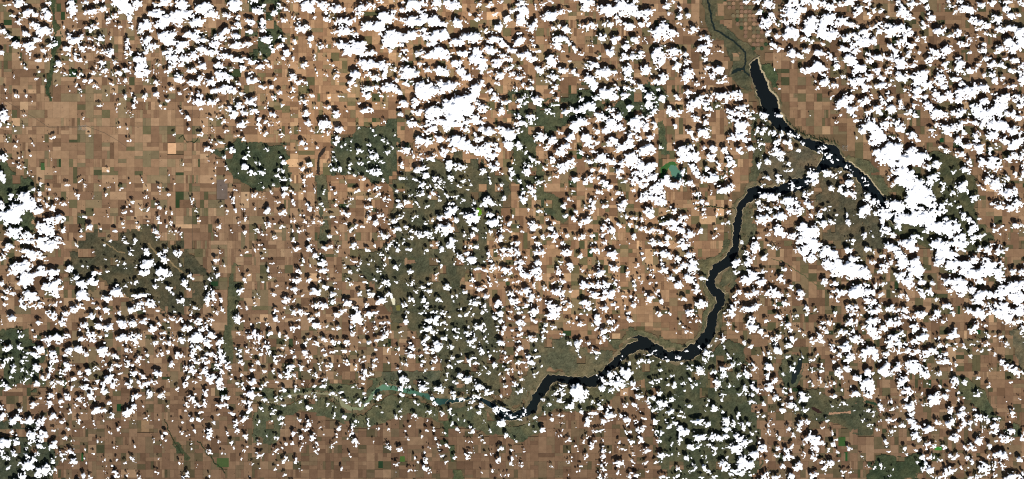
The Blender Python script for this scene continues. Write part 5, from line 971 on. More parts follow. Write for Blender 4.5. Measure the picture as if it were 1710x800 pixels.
475,335,54,40;460,315,30,30;430,275,24,24;415,305,34,24;415,345,14,20;545,425,50,70;555,450,44,60;530,400,40,36;425,435,46,40;360,410,60,44;320,415,40,40;295,305,40,24;
245,380,44,30;250,355,30,24;215,430,44,34;165,445,34,44;220,245,34,26;185,270,44,44;125,290,80,50;110,290,44,40;105,335,44,30;180,352,54,50;105,225,44,40;55,260,40,40;20,290,34,44;
40,310,30,34;60,340,30,20;145,400,30,26;70,415,44,40;10,395,24,24;75,490,40,36;120,495,40,34;265,485,70,54;260,500,60,40;240,460,40,50;240,545,40,40;180,570,24,34;100,543,34,26;
15,615,44,34;125,635,50,50;150,640,44,34;100,685,44,34;10,695,30,36;240,625,24,34;287,660,30,32;325,645,10,24;380,525,60,44;360,520,60,54;310,585,60,40;355,580,44,30;430,575,50,34;
470,600,60,34;480,525,80,50;460,510,54,40;545,515,44,40;545,580,24,34;470,635,34,30;410,657,34,28;340,710,34,44;315,745,50,34;410,725,40,60;430,755,40,34;470,785,54,34;
535,700,60,64;545,720,44,40;615,595,74,50;590,580,40,40;635,610,50,54;640,535,60,50;660,555,54,50;615,510,40,40;690,540,60,34;720,495,40,34;665,455,44,40;660,430,24,24;
605,425,34,44;625,380,30,40;600,400,24,30;700,430,40,34;740,640,60,60;720,650,40,40;655,665,54,54;700,700,60,54;650,700,60,60;640,750,80,40;600,750,50,36;800,595,54,54;
790,580,40,40;820,680,30,34;775,545,30,24;830,475,24,40;845,490,20,20;800,780,60,44;820,760,40,34;575,775,40,36;715,770,24,16;830,440,20,24;850,420,16,40;225,735,34,30;
210,780,44,34;280,790,34,20;130,785,44,24;30,740,20,20;845,590,20,24;700,245,30,20;525,350,24,24;605,10,24,20;250,25,30,20;680,50,20,16;270,213,16,16;390,790,30,16;545,665,24,34;
850,350,16,30;T1290,400;210,10,140,50;290,50,60,70;270,30,80,60;370,75,80,70;340,100,60,50;400,100,80,60;510,70,60,40;545,125,70,50;220,65,60,60;165,65,30,40;150,90,24,24;
220,130,34,40;270,130,60,50;25,55,44,24;70,190,44,34;120,210,26,24;55,262,46,64;370,170,80,60;430,200,80,110;420,240,80,40;470,200,60,60;530,210,100,100;560,220,60,80;610,220,60,80;
640,250,60,50;590,180,50,40;420,295,60,30;350,285,44,50;440,350,90,54;540,345,80,80;570,330,60,60;640,350,80,50;600,360,60,50;650,410,60,44;620,390,50,30;560,455,90,40;
520,450,60,36;630,460,44,30;680,475,70,40;580,505,40,40;525,500,40,30;500,470,40,30;635,455,30,24;625,65,44,50;660,75,40,34;770,35,60,50;800,60,80,50;840,80,50,50;750,60,30,30;
655,148,50,36;740,190,44,50;780,150,44,44;840,160,30,50;710,220,44,34;835,245,44,60;850,265,24,44;725,115,34,34;850,25,24,50;520,10,50,24;735,300,30,30;720,370,40,34;810,350,30,26;
850,378,24,20;690,305,40,40;630,305,40,40;5,365,40,80;55,375,60,44;190,360,44,50;180,390,34,30;15,450,30,40;85,430,60,40;120,320,44,24;40,515,44,40;75,505,40,30;230,460,40,54;
230,490,40,44;285,460,34,30;155,515,54,34;105,575,44,44;120,600,40,30;125,665,44,40;110,705,60,34;15,680,36,50;40,640,30,30;30,740,54,44;95,780,40,34;10,790,40,20;275,685,54,40;
265,660,40,30;310,645,40,44;335,680,34,34;315,590,34,30;355,610,34,30;390,565,44,34;340,560,24,24;515,555,60,54;470,620,70,40;530,610,34,40;555,665,60,50;600,680,44,24;
490,715,80,60;510,730,44,40;405,725,50,44;440,770,44,40;525,780,70,44;650,545,60,50;680,545,50,44;650,595,110,44;680,630,80,50;690,650,60,40;740,590,60,40;780,560,50,60;
830,560,44,50;800,655,80,44;830,660,50,40;790,700,60,50;840,700,40,60;800,735,60,30;750,775,44,44;630,750,70,50;650,740,60,60;600,780,60,34;680,770,50,50;760,470,60,30;
800,460,44,50;830,475,34,24;840,520,30,14;420,495,24,40;425,400,34,50;390,385,24,24;200,640,24,24;180,600,24,20;105,370,24,30;60,560,20,40;430,640,30,24;560,555,24,40;195,780,30,30;
295,770,30,40;710,440,24,24;T1495,400;80,30,100,60;110,60,80,44;30,100,60,60;50,160,70,70;130,150,60,50;140,195,80,70;120,230,60,50;30,240,60,50;70,275,80,60;100,310,60,50;
180,285,50,50;160,250,44,40;300,30,130,70;310,80,90,80;290,140,70,70;360,90,80,60;350,40,60,50;430,30,90,70;440,60,70,40;510,15,44,34;390,110,60,40;420,170,130,60;370,190,70,60;
470,170,100,60;520,140,60,50;440,210,70,40;560,70,40,40;620,75,50,50;690,85,50,44;610,130,50,50;640,160,80,40;690,45,30,34;710,150,40,34;740,60,24,34;560,240,110,70;510,240,80,60;
590,220,60,70;640,210,70,60;690,230,60,70;700,255,50,50;560,280,60,50;430,290,110,60;440,320,80,60;360,280,80,44;320,270,50,34;390,320,50,50;360,345,30,34;430,370,44,34;
510,340,50,50;250,290,50,34;220,355,44,44;180,370,44,60;170,340,40,34;275,400,26,34;150,325,30,24;40,375,60,30;75,385,40,34;75,475,44,50;70,515,60,34;20,470,30,30;160,505,64,44;
130,520,50,30;280,490,36,50;340,435,50,44;370,460,30,30;390,495,30,50;260,530,34,44;240,530,30,24;320,540,34,30;390,640,54,60;400,600,24,30;20,560,40,50;120,590,60,44;190,600,34,34;
180,650,70,54;200,640,40,40;40,615,34,40;50,640,40,30;15,660,30,40;70,685,30,30;120,690,54,44;140,685,34,40;290,705,44,40;345,705,34,34;400,730,34,30;80,740,50,44;110,765,44,44;
20,755,40,34;40,720,30,30;190,770,60,44;230,750,60,50;260,745,40,44;150,745,40,44;300,780,40,34;330,775,30,40;210,790,50,24;560,395,80,80;580,370,60,60;540,380,40,50;680,370,130,60;
640,370,70,50;740,340,70,60;800,320,100,70;830,380,70,70;790,380,90,60;720,330,60,60;780,300,60,50;840,300,40,60;640,490,60,44;610,440,40,40;700,490,80,60;740,510,80,60;
720,450,60,60;780,560,50,54;750,545,60,44;760,480,40,50;680,440,40,40;490,470,50,44;550,500,60,60;580,500,50,60;520,490,50,40;575,525,40,36;820,480,60,60;840,470,40,70;
830,545,44,40;850,620,30,90;840,600,24,40;600,570,44,30;535,575,50,44;515,610,44,50;550,620,14,14;620,648,30,26;672,645,26,26;703,655,34,32;740,700,30,50;755,715,24,24;
610,700,30,34;565,685,24,24;515,705,30,34;565,738,44,28;620,740,30,24;460,715,24,34;395,700,24,24;500,780,16,24;600,620,24,16;715,190,40,30;840,220,44,40;790,220,40,40;
850,260,20,24;640,30,30,20;620,45,40,20;850,185,24,20;290,660,24,24;665,760,16,20;T1290,600;260,5,50,20;130,65,40,36;75,102,40,30;145,30,34,24;262,68,30,28;315,75,40,30;
330,40,40,40;410,15,34,24;435,82,50,40;457,115,30,34;505,60,54,50;520,10,70,20;610,10,34,14;640,90,50,44;565,120,60,50;745,80,70,70;740,95,60,50;755,50,40,50;840,60,54,60;
800,80,40,40;850,130,34,50;845,180,40,44;715,10,30,20;15,150,40,44;20,130,34,24;75,220,30,34;120,210,24,34;125,250,36,28;205,250,56,56;30,260,54,40;20,245,40,30;260,258,20,20;
400,245,40,34;400,165,34,28;355,183,30,30;320,145,30,34;465,208,20,22;475,290,28,32;447,305,20,18;397,310,24,24;520,182,16,24;557,230,50,50;635,165,80,60;650,190,60,60;
655,235,64,50;630,240,50,34;600,185,40,40;480,155,18,20;725,310,34,60;730,330,44,40;795,335,34,30;835,330,40,34;790,275,24,34;785,405,56,40;800,410,36,30;635,342,34,28;
675,350,24,26;605,405,30,24;720,407,24,20;675,380,30,24;650,437,36,30;805,480,44,30;775,510,34,28;760,555,34,36;690,470,40,24;70,300,50,30;110,310,54,40;130,300,50,34;160,330,44,50;
140,350,50,30;65,350,50,34;200,335,60,30;230,412,36,40;360,408,34,30;330,455,30,34;180,440,40,44;175,468,34,30;115,460,40,24;135,508,30,30;40,523,34,36;5,415,20,30;90,470,20,50;
270,535,70,54;255,520,50,50;325,555,50,44;280,580,40,50;285,605,54,44;265,600,40,30;275,645,50,40;210,570,34,34;200,570,24,24;125,585,40,34;100,605,40,30;110,650,50,50;80,660,34,34;
35,595,34,30;20,640,44,34;205,640,30,44;165,720,60,50;65,715,40,34;180,715,44,40;120,780,70,36;15,785,60,30;275,770,44,44;350,730,30,50;380,700,44,60;385,680,30,34;400,565,32,46;
400,490,24,30;440,625,34,26;515,597,34,34;465,745,26,34;465,775,20,24;600,650,22,24;628,712,22,24;725,708,26,32;685,720,20,30;520,745,40,24;330,690,40,30;780,775,24,20;
810,735,14,14;780,620,16,16;420,535,34,20;440,680,24,24;300,400,20,14;220,530,24,24;850,440,16,30;820,445,20,24;265,170,24,24;240,150,20,24;315,225,24,20;535,340,24,20;
370,615,24,24;T1495,600;20,60,40,50;110,40,80,60;140,65,100,50;120,20,60,40;190,50,60,34;200,105,60,50;300,15,50,34;330,15,50,44;400,30,20,30;375,70,24,24;297,100,36,44;195,5,40,24;
40,130,64,50;30,175,44,44;80,190,60,30;60,220,60,34;100,215,44,34;75,260,34,34;178,160,24,20;215,157,30,20;290,180,30,24;395,160,44,50;385,125,34,30;462,155,40,36;550,230,50,40;
555,125,34,26;622,178,24,36;735,50,54,44;770,70,50,40;820,95,60,40;710,20,34,44;785,55,40,40;630,72,16,20;775,150,16,10;737,283,20,26;780,365,36,54;790,385,24,24;835,245,14,30;
255,270,70,70;280,250,50,50;240,290,50,50;225,250,30,24;190,300,34,34;330,240,44,44;415,278,24,34;440,325,36,40;370,340,40,44;450,370,60,44;435,385,50,34;520,335,30,24;
350,205,34,20;415,215,24,30;460,260,24,10;130,295,40,44;100,325,90,40;70,310,50,30;110,362,44,40;15,330,34,34;105,410,44,44;135,440,64,50;125,425,44,40;45,438,34,30;215,465,60,60;
220,455,50,40;275,420,44,40;130,510,60,50;145,525,44,44;205,568,46,44;255,572,40,36;325,590,34,40;400,525,60,48;375,405,44,44;355,440,50,44;360,435,60,50;455,435,40,40;
500,430,40,44;490,465,40,24;570,390,44,44;580,400,34,34;540,385,30,60;610,400,30,60;540,430,20,24;585,465,34,44;665,450,60,40;665,480,54,40;660,400,34,30;690,395,24,30;
720,525,50,50;750,540,44,44;770,475,44,34;735,490,40,34;845,525,36,54;670,545,34,30;545,545,60,44;575,520,30,34;620,585,36,44;620,640,24,24;705,640,70,64;690,650,60,50;
500,580,44,44;470,590,50,34;520,605,40,30;360,640,40,34;390,655,40,34;415,640,40,28;425,475,30,34;180,655,44,40;240,650,40,36;295,675,30,26;200,690,44,36;230,745,60,44;
215,725,50,34;145,685,20,16;180,740,20,24;140,605,34,20;60,595,30,30;70,630,30,20;385,745,44,40;345,755,44,60;360,730,40,44;445,725,30,40;510,680,34,44;485,660,50,34;580,695,44,34;
590,730,60,44;600,760,40,30;570,740,30,30;715,720,34,44;825,670,36,40;770,620,20,24;770,785,60,44;760,780,50,40;820,780,44,44;850,760,20,44;530,790,90,30;560,780,44,24;
290,790,50,24;260,790,40,20;660,700,30,60;665,775,40,24;700,700,24,20;795,790,40,20;760,415,14,10;840,440,10,10;180,230,20,24;485,720,24,24;
"""
blobs = []
ox = oy = 0.0
for it in CLOUDS.replace('\n', '').split(';'):
    if not it: continue
    if it[0] == 'T':
        ox, oy = map(float, it[1:].split(','))
    else:
        a, b, c, d = map(float, it.split(','))
        blobs.append((ox + a / 4, oy + b / 4, c / 4, d / 4))

CC = 1.0                                   # cell of the cloud lattice, in pixels
CMX, CMY = 70, 60
NX, NY = int((PW + 2 * CMX) / CC) + 1, int((PH + 2 * CMY) / CC) + 1
cxs, cys = -CMX + np.arange(NX) * CC, -CMY + np.arange(NY) * CC
rng = np.random.default_rng(8)
# clouds beyond the frame: the field goes on as it does at the nearest edge
extra = []
for (x, y, w, h) in blobs:
    if x < 70: extra.append((-x, y + rng.uniform(-15, 15), w, h))
    if x > PW - 70: extra.append((2 * PW - x, y + rng.uniform(-15, 15), w, h))
    if y < 60: extra.append((x + rng.uniform(-15, 15), -y, w, h))
    if y > PH - 60: extra.append((x + rng.uniform(-15, 15), 2 * PH - y, w, h))
extra = [e for e in extra if not (-4 < e[0] < PW + 4 and -4 < e[1] < PH + 4)]
# scraps and puffs torn from the clouds
puffs = []
for (x, y, w, h) in blobs + extra:
    for _ in range(rng.poisson(0.9 + 0.05 * (w + h))):
        a = rng.uniform(0, 2 * math.pi); r = rng.uniform(0.6, 1.5)
        s = rng.uniform(1.0, 2.9)
        puffs.append((x + math.cos(a) * (w * 0.5 * r + 1), y + math.sin(a) * (h * 0.5 * r + 1), s * rng.uniform(0.8, 1.6), s * rng.uniform(0.7, 1.1)))
FS = (NY, NX)
wx = fbm(FS, 7, 2, 201, 0.6) * 1.4 + fbm(FS, 3.2, 2, 203, 0.8) * 1.5
wy = fbm(FS, 7, 2, 202, 0.6) * 1.2 + fbm(FS, 3.2, 2, 204, 0.8) * 1.3
# every cloud is a heap of turrets: one main tower and a few smaller ones about it
lobes = []                                  # (cloud's number, its size, turret)
for n_, (x, y, w, h) in enumerate(blobs + extra):
    m_ = math.sqrt(w * h)
    s_ = 0.84 + 0.27 * min(max((m_ - 5.0) / 8.0, 0.0), 1.0)
    if x > 1310 and not (1440 < x < 1530 and 270 < y < 400): s_ *= 1.06
    w, h = w * s_ * GROW, h * s_ * GROW
    if w * h < 14:
        lobes.append((n_, m_, x, y, w, h)); continue
    jx, jy = rng.normal(0, .10) * w, rng.normal(0, .10) * h
    s_ = rng.uniform(.58, .78)
    lobes.append((n_, m_, x + jx, y + jy, w * s_, h * s_))
    for _ in range(int(min(9, 3 + w * h / 60))):
        a = rng.uniform(0, 2 * math.pi); r = rng.uniform(.45, .95)
        t = rng.uniform(.25, .52) * min(w, h)
        lobes.append((n_, m_, x + math.cos(a) * r * (w - t) * .5, y + math.sin(a) * r * (h - t) * .5, t * rng.uniform(.9, 1.7), t * rng.uniform(.75, 1.15)))
for (x, y, w, h) in puffs:
    lobes.append((-1, 2.0, x, y, w, h))
F = np.full(FS, -9.0); F2 = np.full(FS, -9.0)        # how deep inside the nearest cloud, and inside the next one
OWN = np.full(FS, -2); SIZ = np.zeros(FS)
for (n_, m_, x, y, w, h) in lobes:
    rx, ry = w * 0.5 + 0.15, h * 0.5 + 0.15
    a0, a1 = np.searchsorted(cxs, x - rx - 6), np.searchsorted(cxs, x + rx + 6)
    b0, b1 = np.searchsorted(cys, y - ry - 6), np.searchsorted(cys, y + ry + 6)
    if a1 <= a0 or b1 <= b0: continue
    k = min(1.7, min(rx, ry) / 2.5)
    uu = (cxs[None, a0:a1] + wx[b0:b1, a0:a1] * k - x) / rx
    vv = (cys[b0:b1, None] + wy[b0:b1, a0:a1] * k - y) / ry
    f = (1 - np.sqrt(uu * uu + vv * vv)) * min(rx, ry)
    sl = (slice(b0, b1), slice(a0, a1))
    f1, f2, o1, z1 = F[sl], F2[sl], OWN[sl], SIZ[sl]
    win = f > f1
    same = o1 == n_
    F2[sl] = np.where(same, f2, np.where(win, f1, np.maximum(f2, f)))
    SIZ[sl] = np.where(win, np.where(same, z1, np.minimum(m_ + 0 * f, np.where(z1 > 0, np.maximum(z1, m_), m_))), z1)
    OWN[sl] = np.where(win, n_, o1)
    F[sl] = np.where(win, f, f1)
# neighbouring small clouds keep a gap between them; only the great banks run together
part = np.clip(F2 + 1.0, 0, 2.0) * np.clip(1 - (F - F2) / 1.8, 0, 1) * np.clip((17.0 - SIZ) / 5.0, 0, 1)
F = F - 0.95 * part
ragged = fbm(FS, 5, 2, 211, 0.8) * 0.8 + fbm(FS, 2.4, 2, 212, 0.9) * 1.5 - 0.1
torn = np.random.default_rng(77).normal(0, 1, FS)
torn = (torn + np.roll(torn, 1, 0) + np.roll(torn, 1, 1) + np.roll(np.roll(torn, 1, 0), 1, 1)) / 2
ragged = ragged + np.minimum(torn, 0.6) * 0.85
F = F + ragged * np.clip((F + 3.5) / 4.0, 0, 1)

CELL = (F[:-1, :-1] + F[1:, :-1] + F[:-1, 1:] + F[1:, 1:]) / 4
CM = CELL > 0.0
CM[0] = CM[-1] = False; CM[:, 0] = CM[:, -1] = False

# one number for each cloud: cores first, then the rims join the nearest core
def label_cells(mask):
    ids = -np.ones(mask.shape, dtype=np.int64)
    jj, ii = np.nonzero(mask)
    ids[jj, ii] = np.arange(len(jj))
    a = np.concatenate([ids[:, :-1][mask[:, :-1] & mask[:, 1:]], ids[:-1][mask[:-1] & mask[1:]]])
    b = np.concatenate([ids[:, 1:][mask[:, :-1] & mask[:, 1:]], ids[1:][mask[:-1] & mask[1:]]])
    par = np.arange(len(jj))
    while True:
        pa, pb = par[a], par[b]
        lo, hi = np.minimum(pa, pb), np.maximum(pa, pb)
        m = lo != hi
        if not m.any(): break
        np.minimum.at(par, hi[m], lo[m])
        while True:
            pp = par[par]
            if (pp == par).all(): break
            par = pp
    lab = np.zeros(mask.shape, dtype=np.int64)
    lab[jj, ii] = np.unique(par, return_inverse=True)[1] + 1
    return lab


CLAB = label_cells(CELL > 1.5)
for it in range(14):
    todo = CM & (CLAB == 0)
    if not todo.any(): break
    best = np.zeros_like(CLAB)
    for dj, di in ((0, 1), (0, -1), (1, 0), (-1, 0)):
        best = np.where(best > 0, best, np.roll(np.roll(CLAB, dj, 0), di, 1))
    CLAB = np.where(todo, best, CLAB)
CLAB[~CM] = 0
rest = label_cells(CM & (CLAB == 0))
CLAB = np.where(rest > 0, rest + CLAB.max(), CLAB)


def cloud_at(x, y):
    i, j = int((x + CMX) / CC), int((y + CMY) / CC)
    return 0 <= i < NX - 1 and 0 <= j < NY - 1 and CM[j, i]
# ------------------------------------------------------------------ field objects: the 300 that show largest stand alone
def clear_share(x0, y0, x1, y1):
    n = 0
    for a in (.15, .5, .85):
        for b in (.15, .5, .85):
            x, y = x0 + (x1 - x0) * a, y0 + (y1 - y0) * b
            if 0 < x < PW and 0 < y < PH and not cloud_at(x, y): n += 1
    return n / 9


items = [('r', k) for k in keep] + [('c', c) for c in circles]
score = []
for n, (t, k) in enumerate(items):
    if t == 'r': score.append((clear_share(*k[:4]) ** 2 * (k[2] - k[0]) * (k[3] - k[1]), n))
    else: score.append((clear_share(k[0] - 3, k[1] - 3, k[0] + 3, k[1] + 3) ** 2 * 34, n))
score.sort(reverse=True)
single = {n for s, n in score[:300]}
vs, qs, cs = [], [], []
ts = []
for n, (t, k) in enumerate(items):
    z = rnd.uniform(0.0, 0.035)
    if t == 'r':
        v, q, tr, c = slab(*k[:4], z), BOXQ, [], alb(k[4])
    else:
        N = 14
        top = disc(k[0], k[1], k[2], z + 0.02)
        v = top + [(a, b, -0.58) for a, b, _ in top]
        q = [(i, i + N, (i + 1) % N + N, (i + 1) % N) for i in range(N)]
        tr = [(0, i, i + 1) for i in range(1, N - 1)]
        c = alb(k[3])
    if n in single:
        o = obj('field', mesh_np('field', v, q, tr or None, np.tile(c, (len(v), 1))), MAT_FIELD, ground)
    else:
        b = len(vs)
        vs += v; cs += [c] * len(v)
        qs += [tuple(i + b for i in f) for f in q]
        ts += [tuple(i + b for i in f) for f in tr]
o = obj('fields', mesh_np('fields', vs, qs, ts, np.array(cs)), MAT_FIELD, ground)
o['kind'] = 'stuff'

# prairie ponds: dark specks by the thousand, on fields and pasture alike
vs, ts = [], []
for _ in range(4500):
    x, y = rnd.uniform(-20, PW + 20), rnd.uniform(-20, PH + 20)
    if at_raster(DIST, x, y) < 5: continue
    r = rnd.uniform(.25, .62) * (1.5 if rnd.random() < 0.08 else 1)
    z = max(0.05, at_raster(ZP, x, y) + 0.05) if at_raster(TAKEN, x, y) else 0.05
    b = len(vs)
    for k in range(7):
        a = k * 2 * math.pi / 7
        rr = r * rnd.uniform(.7, 1.2)
        vs.append(P(x + rr * math.cos(a), y - rr * math.sin(a), z))
    ts += [(b, b + i, b + i + 1) for i in range(1, 6)]
m = water_material('pond_water', [(0.0, (26, 26, 22)), (1.0, (34, 32, 26))], 0, -500, 500)
tag(obj('prairie_ponds', mesh_np('prairie_ponds', vs, None, ts), m), 'tiny dark ponds dotted all over the fields', 'ponds', kind='stuff')

# brushy coulees: short dark gullies running down to the water on the north-east shore and along the silty river
vs, qs = [], []
def coulee(x, y, ang, L, w, sd):
    r2 = random.Random(sd)
    pts = [(x, y)]
    for i in range(int(L)):
        ang += r2.uniform(-.35, .35)
        pts.append((pts[-1][0] + math.cos(ang), pts[-1][1] - math.sin(ang)))
    v, q = ribbon(pts, w, 0.12, .3, sd, taper=True)
    v = [(a, b2, max(0.1, at_raster(ZP, a / U + PW / 2, PH / 2 - b2 / U) + 0.1) if at_raster(TAKEN, a / U + PW / 2, PH / 2 - b2 / U) else c) for a, b2, c in v]
    b = len(vs)
    vs.extend(v); qs.extend(tuple(i + b for i in f) for f in q)


shore = [(1314,205),(1320,211),(1327,217),(1334,222),(1341,226),(1348,229),(1355,231),(1361,233),(1367,235),(1374,236),(1380,236),(1386,237),(1392,238),(1397,241)]
for k, (x, y) in enumerate(shore):
    for e in range(2): coulee(x + rnd.uniform(-3, 3), y - 1 + rnd.uniform(-1, 1), math.radians(rnd.uniform(95, 135)), rnd.uniform(5, 11), rnd.uniform(1.6, 2.6), 300 + k * 3 + e)
for k in range(150):
    i = rnd.randrange(len(riv_line)); x, y = riv_line[i]
    if x < 440: continue
    up = rnd.random() < 0.45
    coulee(x + rnd.uniform(-8, 8), y + (-rnd.uniform(2, 12) if up else rnd.uniform(2, 22)), math.radians(90 + rnd.uniform(-50, 50)) * (1 if up else -1), rnd.uniform(4, 12), rnd.uniform(.8, 2.0), 500 + k)
for k in range(190):
    i = rnd.randrange(len(res_line)); x, y = res_line[i]
    if y < 290: continue
    a = rnd.uniform(0, 2 * math.pi)
    X2, Y2 = x + math.cos(a) * 6, y - math.sin(a) * 6
    if at_raster(DIST, X2, Y2) < 3.5: continue
    coulee(X2, Y2, a, rnd.uniform(3, 9), rnd.uniform(.7, 1.5), 800 + k)
tag(obj('coulee_brush', mesh_np('coulee_brush', vs, qs), MAT_BRUSH), 'dark green brush filling the gullies that run down to the water', 'brush', kind='stuff')

# the dam: an earth bank across the head of the reservoir, with a crest road
def bank(name, p, q, base, crest, height, mat, parent=None):
    (x0, y0), (x1, y1) = p, q
    L = math.hypot(x1 - x0, y1 - y0); nx_, ny_ = -(y1 - y0) / L, (x1 - x0) / L
    vv, n = [], 14
    for i in range(n + 1):
        t = i / n
        bow = math.sin(t * math.pi) * 1.2
        cx_, cy_ = x0 + (x1 - x0) * t - nx_ * bow, y0 + (y1 - y0) * t - ny_ * bow
        for off, z in ((-base, -0.55), (-crest, height), (crest, height), (base, -0.55)):
            vv.append(P(cx_ + nx_ * off, cy_ + ny_ * off, z))
    qq = [(4 * i + k, 4 * i + k + 1, 4 * i + 5 + k, 4 * i + 4 + k) for i in range(n) for k in range(3)]
    qq += [(0, 3, 2, 1), (4 * n, 4 * n + 1, 4 * n + 2, 4 * n + 3)]
    return obj(name, mesh_np(name, vv, qq), mat, parent)


dam = bpy.data.objects.new('embankment_dam', None)
COL.objects.link(dam)
dam.location = P(1259, 100, -0.5)
bpy.context.view_layer.update()
for o in (bank('embankment', (1250, 107), (1269, 93), 1.5, 0.5, 0.22, MAT_EARTH), bank('crest_road', (1250, 107), (1269, 93), 0.35, 0.3, 0.25, MAT_ROAD)):
    o.parent = dam
    o.matrix_parent_inverse = dam.matrix_world.inverted()
tag(dam, 'pale earth dam across the north tip of the dark reservoir', 'dam')

# two small towns: streets of little roofs, far too many and too small to count
def town(label, cx, cy, w, h, n):
    vs, qs = [], []
    for _ in range(n):
        x = cx + round(rnd.uniform(-w, w) / .9) * .9 + rnd.uniform(-.1, .1); y = cy + round(rnd.uniform(-h, h) / .9) * .9 + rnd.uniform(-.1, .1)
        a, b2, z = rnd.uniform(.12, .34), rnd.uniform(.12, .3), rnd.uniform(.12, .25)
        t = [P(x - a, y + b2, z), P(x + a, y + b2, z), P(x + a, y - b2, z), P(x - a, y - b2, z)]
        b = len(vs)
        vs += t + [(p, r, -0.1) for p, r, _ in t]
        qs += [tuple(i + b for i in f) for f in BOXQ]
    tag(obj('town_houses', mesh_np('town_houses', vs, qs), soil_material('roof_mix', tuple(alb((176, 176, 168))), 0.5, 3.0)), label, 'town', kind='stuff')


town('small grey speckled town in the clear brown fields', 138, 213, 7, 4.5, 110)
town('small grey green town on the shore east of the reservoir fork', 1411, 247, 5, 5, 60)

# ------------------------------------------------------------------ clouds
MAT_CLOUD, nt, b_ = nodes('cloud_white')
b_.inputs['Base Color'].default_value = (0.70, 0.705, 0.72, 1)
dn = nt.nodes.new('ShaderNodeAttribute'); dn.attribute_name = 'cloud_cover'      # thin rims and scraps let the ground through
nt.links.new(dn.outputs['Fac'], b_.inputs['Alpha'])
gn, gm = np.gradient(F, CC)
gl = np.sqrt(gn * gn + gm * gm) + 1e-3
move = np.clip(-F / gl, -0.55 * CC, 0.55 * CC)
edge = F < 0.0
VX = cxs[None, :] + np.where(edge, move * gm / gl, 0.0)
VY = cys[:, None] + np.where(edge, move * gn / gl, 0.0)


def blur(A, n):
    for _ in range(n):
        A = (A + np.roll(A, 1, 0) + np.roll(A, -1, 0)) / 3
        A = (A + np.roll(A, 1, 1) + np.roll(A, -1, 1)) / 3
    return A


D = np.sqrt(np.clip(blur(np.maximum(F, 0), 2), 0, 60))
bump = fbm(FS, 4, 2, 221, 0.6)
BASE = 4.7 + 1.9 * np.sqrt(blur(np.pad(CM, ((0, 1), (0, 1))).astype(float), 7)) + 0.3 * fbm(FS, 60, 1, 231)
TOP = BASE + 0.35 + 1.45 * D * (1 + 0.32 * bump)
DENS = np.clip((F + 0.7) / 2.0, 0.10, 1.0)
BOT = BASE - 0.12 * D
VXW, VYW = (VX - PW / 2) * U, (PH / 2 - VY) * U


def cloud_mesh(name, cj, ci, lab):
    """closed body of the cells (cj, ci): domed top, flat base, sides; walls stand where the neighbour has another label"""
    nvx = NX
    corner = np.stack([(cj + 1) * nvx + ci, (cj + 1) * nvx + ci + 1, cj * nvx + ci + 1, cj * nvx + ci], 1)
    # a vertex belongs to a cloud: key = label * size + vertex
    own = CLAB[cj, ci][:, None] * (NX * NY) + corner if lab is None else corner
    key, inv = np.unique(own.ravel(), return_inverse=True)
    inv = inv.reshape(-1, 4)
    vid = key % (NX * NY)
    n = len(key)
    x, y = VXW.ravel()[vid], VYW.ravel()[vid]
    v = np.concatenate([np.stack([x, y, TOP.ravel()[vid]], 1), np.stack([x, y, BOT.ravel()[vid]], 1)])
    top = inv
    bot = inv[:, ::-1] + n
    L = CLAB[cj, ci]
    sides = []
    for (dj, di, a, b) in ((-1, 0, 2, 3), (1, 0, 0, 1), (0, -1, 3, 0), (0, 1, 1, 2)):
        e = CLAB[cj + dj, ci + di] != L
        p, r = inv[e, a], inv[e, b]
        sides.append(np.stack([p + n, r + n, r, p], 1))
    me = mesh_np(name, v, np.concatenate([top, bot] + sides), smooth=True)
    a = me.attributes.new('cloud_cover', 'FLOAT', 'POINT')
    d = DENS.ravel()[vid]
    a.data.foreach_set('value', np.concatenate([d, d]).astype(np.float32))
    return me


cj, ci = np.nonzero(CLAB)
L = CLAB[cj, ci]
cxp, cyp = cxs[ci] + CC / 2, cys[cj] + CC / 2
inframe = (cxp > 0) & (cxp < PW) & (cyp > 0) & (cyp < PH)
size = np.bincount(L, weights=inframe, minlength=L.max() + 1)
order = np.argsort(-size)[:300]
order = [k for k in order if size[k] > 0]
sortd = np.argsort(L, kind='stable')
starts = np.searchsorted(L[sortd], np.arange(L.max() + 2))


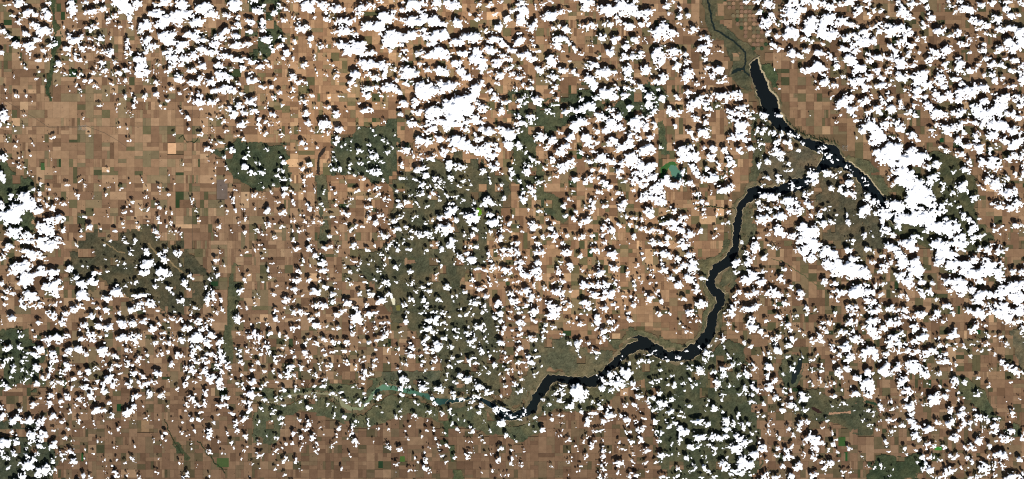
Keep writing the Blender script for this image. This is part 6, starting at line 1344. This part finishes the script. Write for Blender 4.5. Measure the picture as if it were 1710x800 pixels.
LAND = [('the dam', 1259, 100), ('the turquoise lake', 1128, 288), ('the bright green lake', 800, 354), ('the narrow black lake', 1330, 620), ('the crescent lake', 535, 268),
        ('the pale dry lake bed', 1402, 689), ('the white alkali flat', 657, 503), ('the reservoir fork', 1392, 262), ('the reservoir narrows', 1196, 490), ('the silty river bend', 600, 683),
        ('the grey town', 138, 213), ('the dry channel', 275, 431), ('the pale square field', 287, 248), ('the reservoir elbow', 1125, 590), ('the green creek bottom', 83, 145),
        ('the diagonal canal', 1345, 461), ("the reservoir's southeast tip", 1490, 372), ('the dark lower creek', 347, 760)]
NUM = ('zero one two three four five six seven eight nine ten eleven twelve thirteen fourteen fifteen sixteen seventeen eighteen nineteen twenty twenty-one twenty-two twenty-three twenty-four '
       'twenty-five twenty-six twenty-seven twenty-eight twenty-nine thirty thirty-one thirty-two thirty-three thirty-four thirty-five thirty-six thirty-seven thirty-eight thirty-nine forty').split()


def whereabouts(x, y):
    """counted in quarter-section fields from the nearest landmark"""
    n, lx, ly = min(LAND, key=lambda l: abs(l[1] - x) + abs(l[2] - y))
    e, s_ = round((x - lx) / QX), round((y - ly) / QY)
    bits = []
    if s_: bits.append(f"{NUM[abs(s_)]} field{'s' * (abs(s_) > 1)} {'south' if s_ > 0 else 'north'}")
    if e: bits.append(f"{NUM[abs(e)]} {'east' if e > 0 else 'west'}")
    if bits and not s_: bits[0] = f"{NUM[abs(e)]} field{'s' * (abs(e) > 1)} {'east' if e > 0 else 'west'}"
    return (' and '.join(bits) + ' of ' + n) if bits else 'right over ' + n


seen = set()
for rank, k in enumerate(order):
    s = sortd[starts[k]:starts[k + 1]]
    me = cloud_mesh('cloud', cj[s], ci[s], k)
    o = obj('cloud', me, MAT_CLOUD)
    x, y = cxp[s], cyp[s]
    f = inframe[s]
    mx, my = x[f].mean(), y[f].mean()
    ex, ey = np.ptp(x[f]) + CC, np.ptp(y[f]) + CC
    fill = f.sum() * CC * CC / (ex * ey)
    big_ = 'huge' if rank < 15 else 'large' if rank < 90 else 'middling'
    shp = 'long' if ex > 1.9 * ey else 'tall' if ey > 1.6 * ex else 'rounded' if fill > 0.62 else 'ragged' if fill < 0.45 else 'lumpy'
    lab = f'{big_} {shp} white cloud, {whereabouts(mx, my)}'
    for alt in ('snow white', 'bright white', 'pure white', 'plain white'):
        if lab in seen: lab = f'{big_} {shp} {alt} cloud, {whereabouts(mx, my)}'
    seen.add(lab)
    tag(o, lab, 'cloud', 'cumulus clouds')
small = ~np.isin(L, np.array(order))
tag(obj('clouds', cloud_mesh('clouds', cj[small], ci[small], None), MAT_CLOUD), 'scattered small white cumulus puffs all over the picture', 'clouds', 'cumulus clouds', kind='stuff')
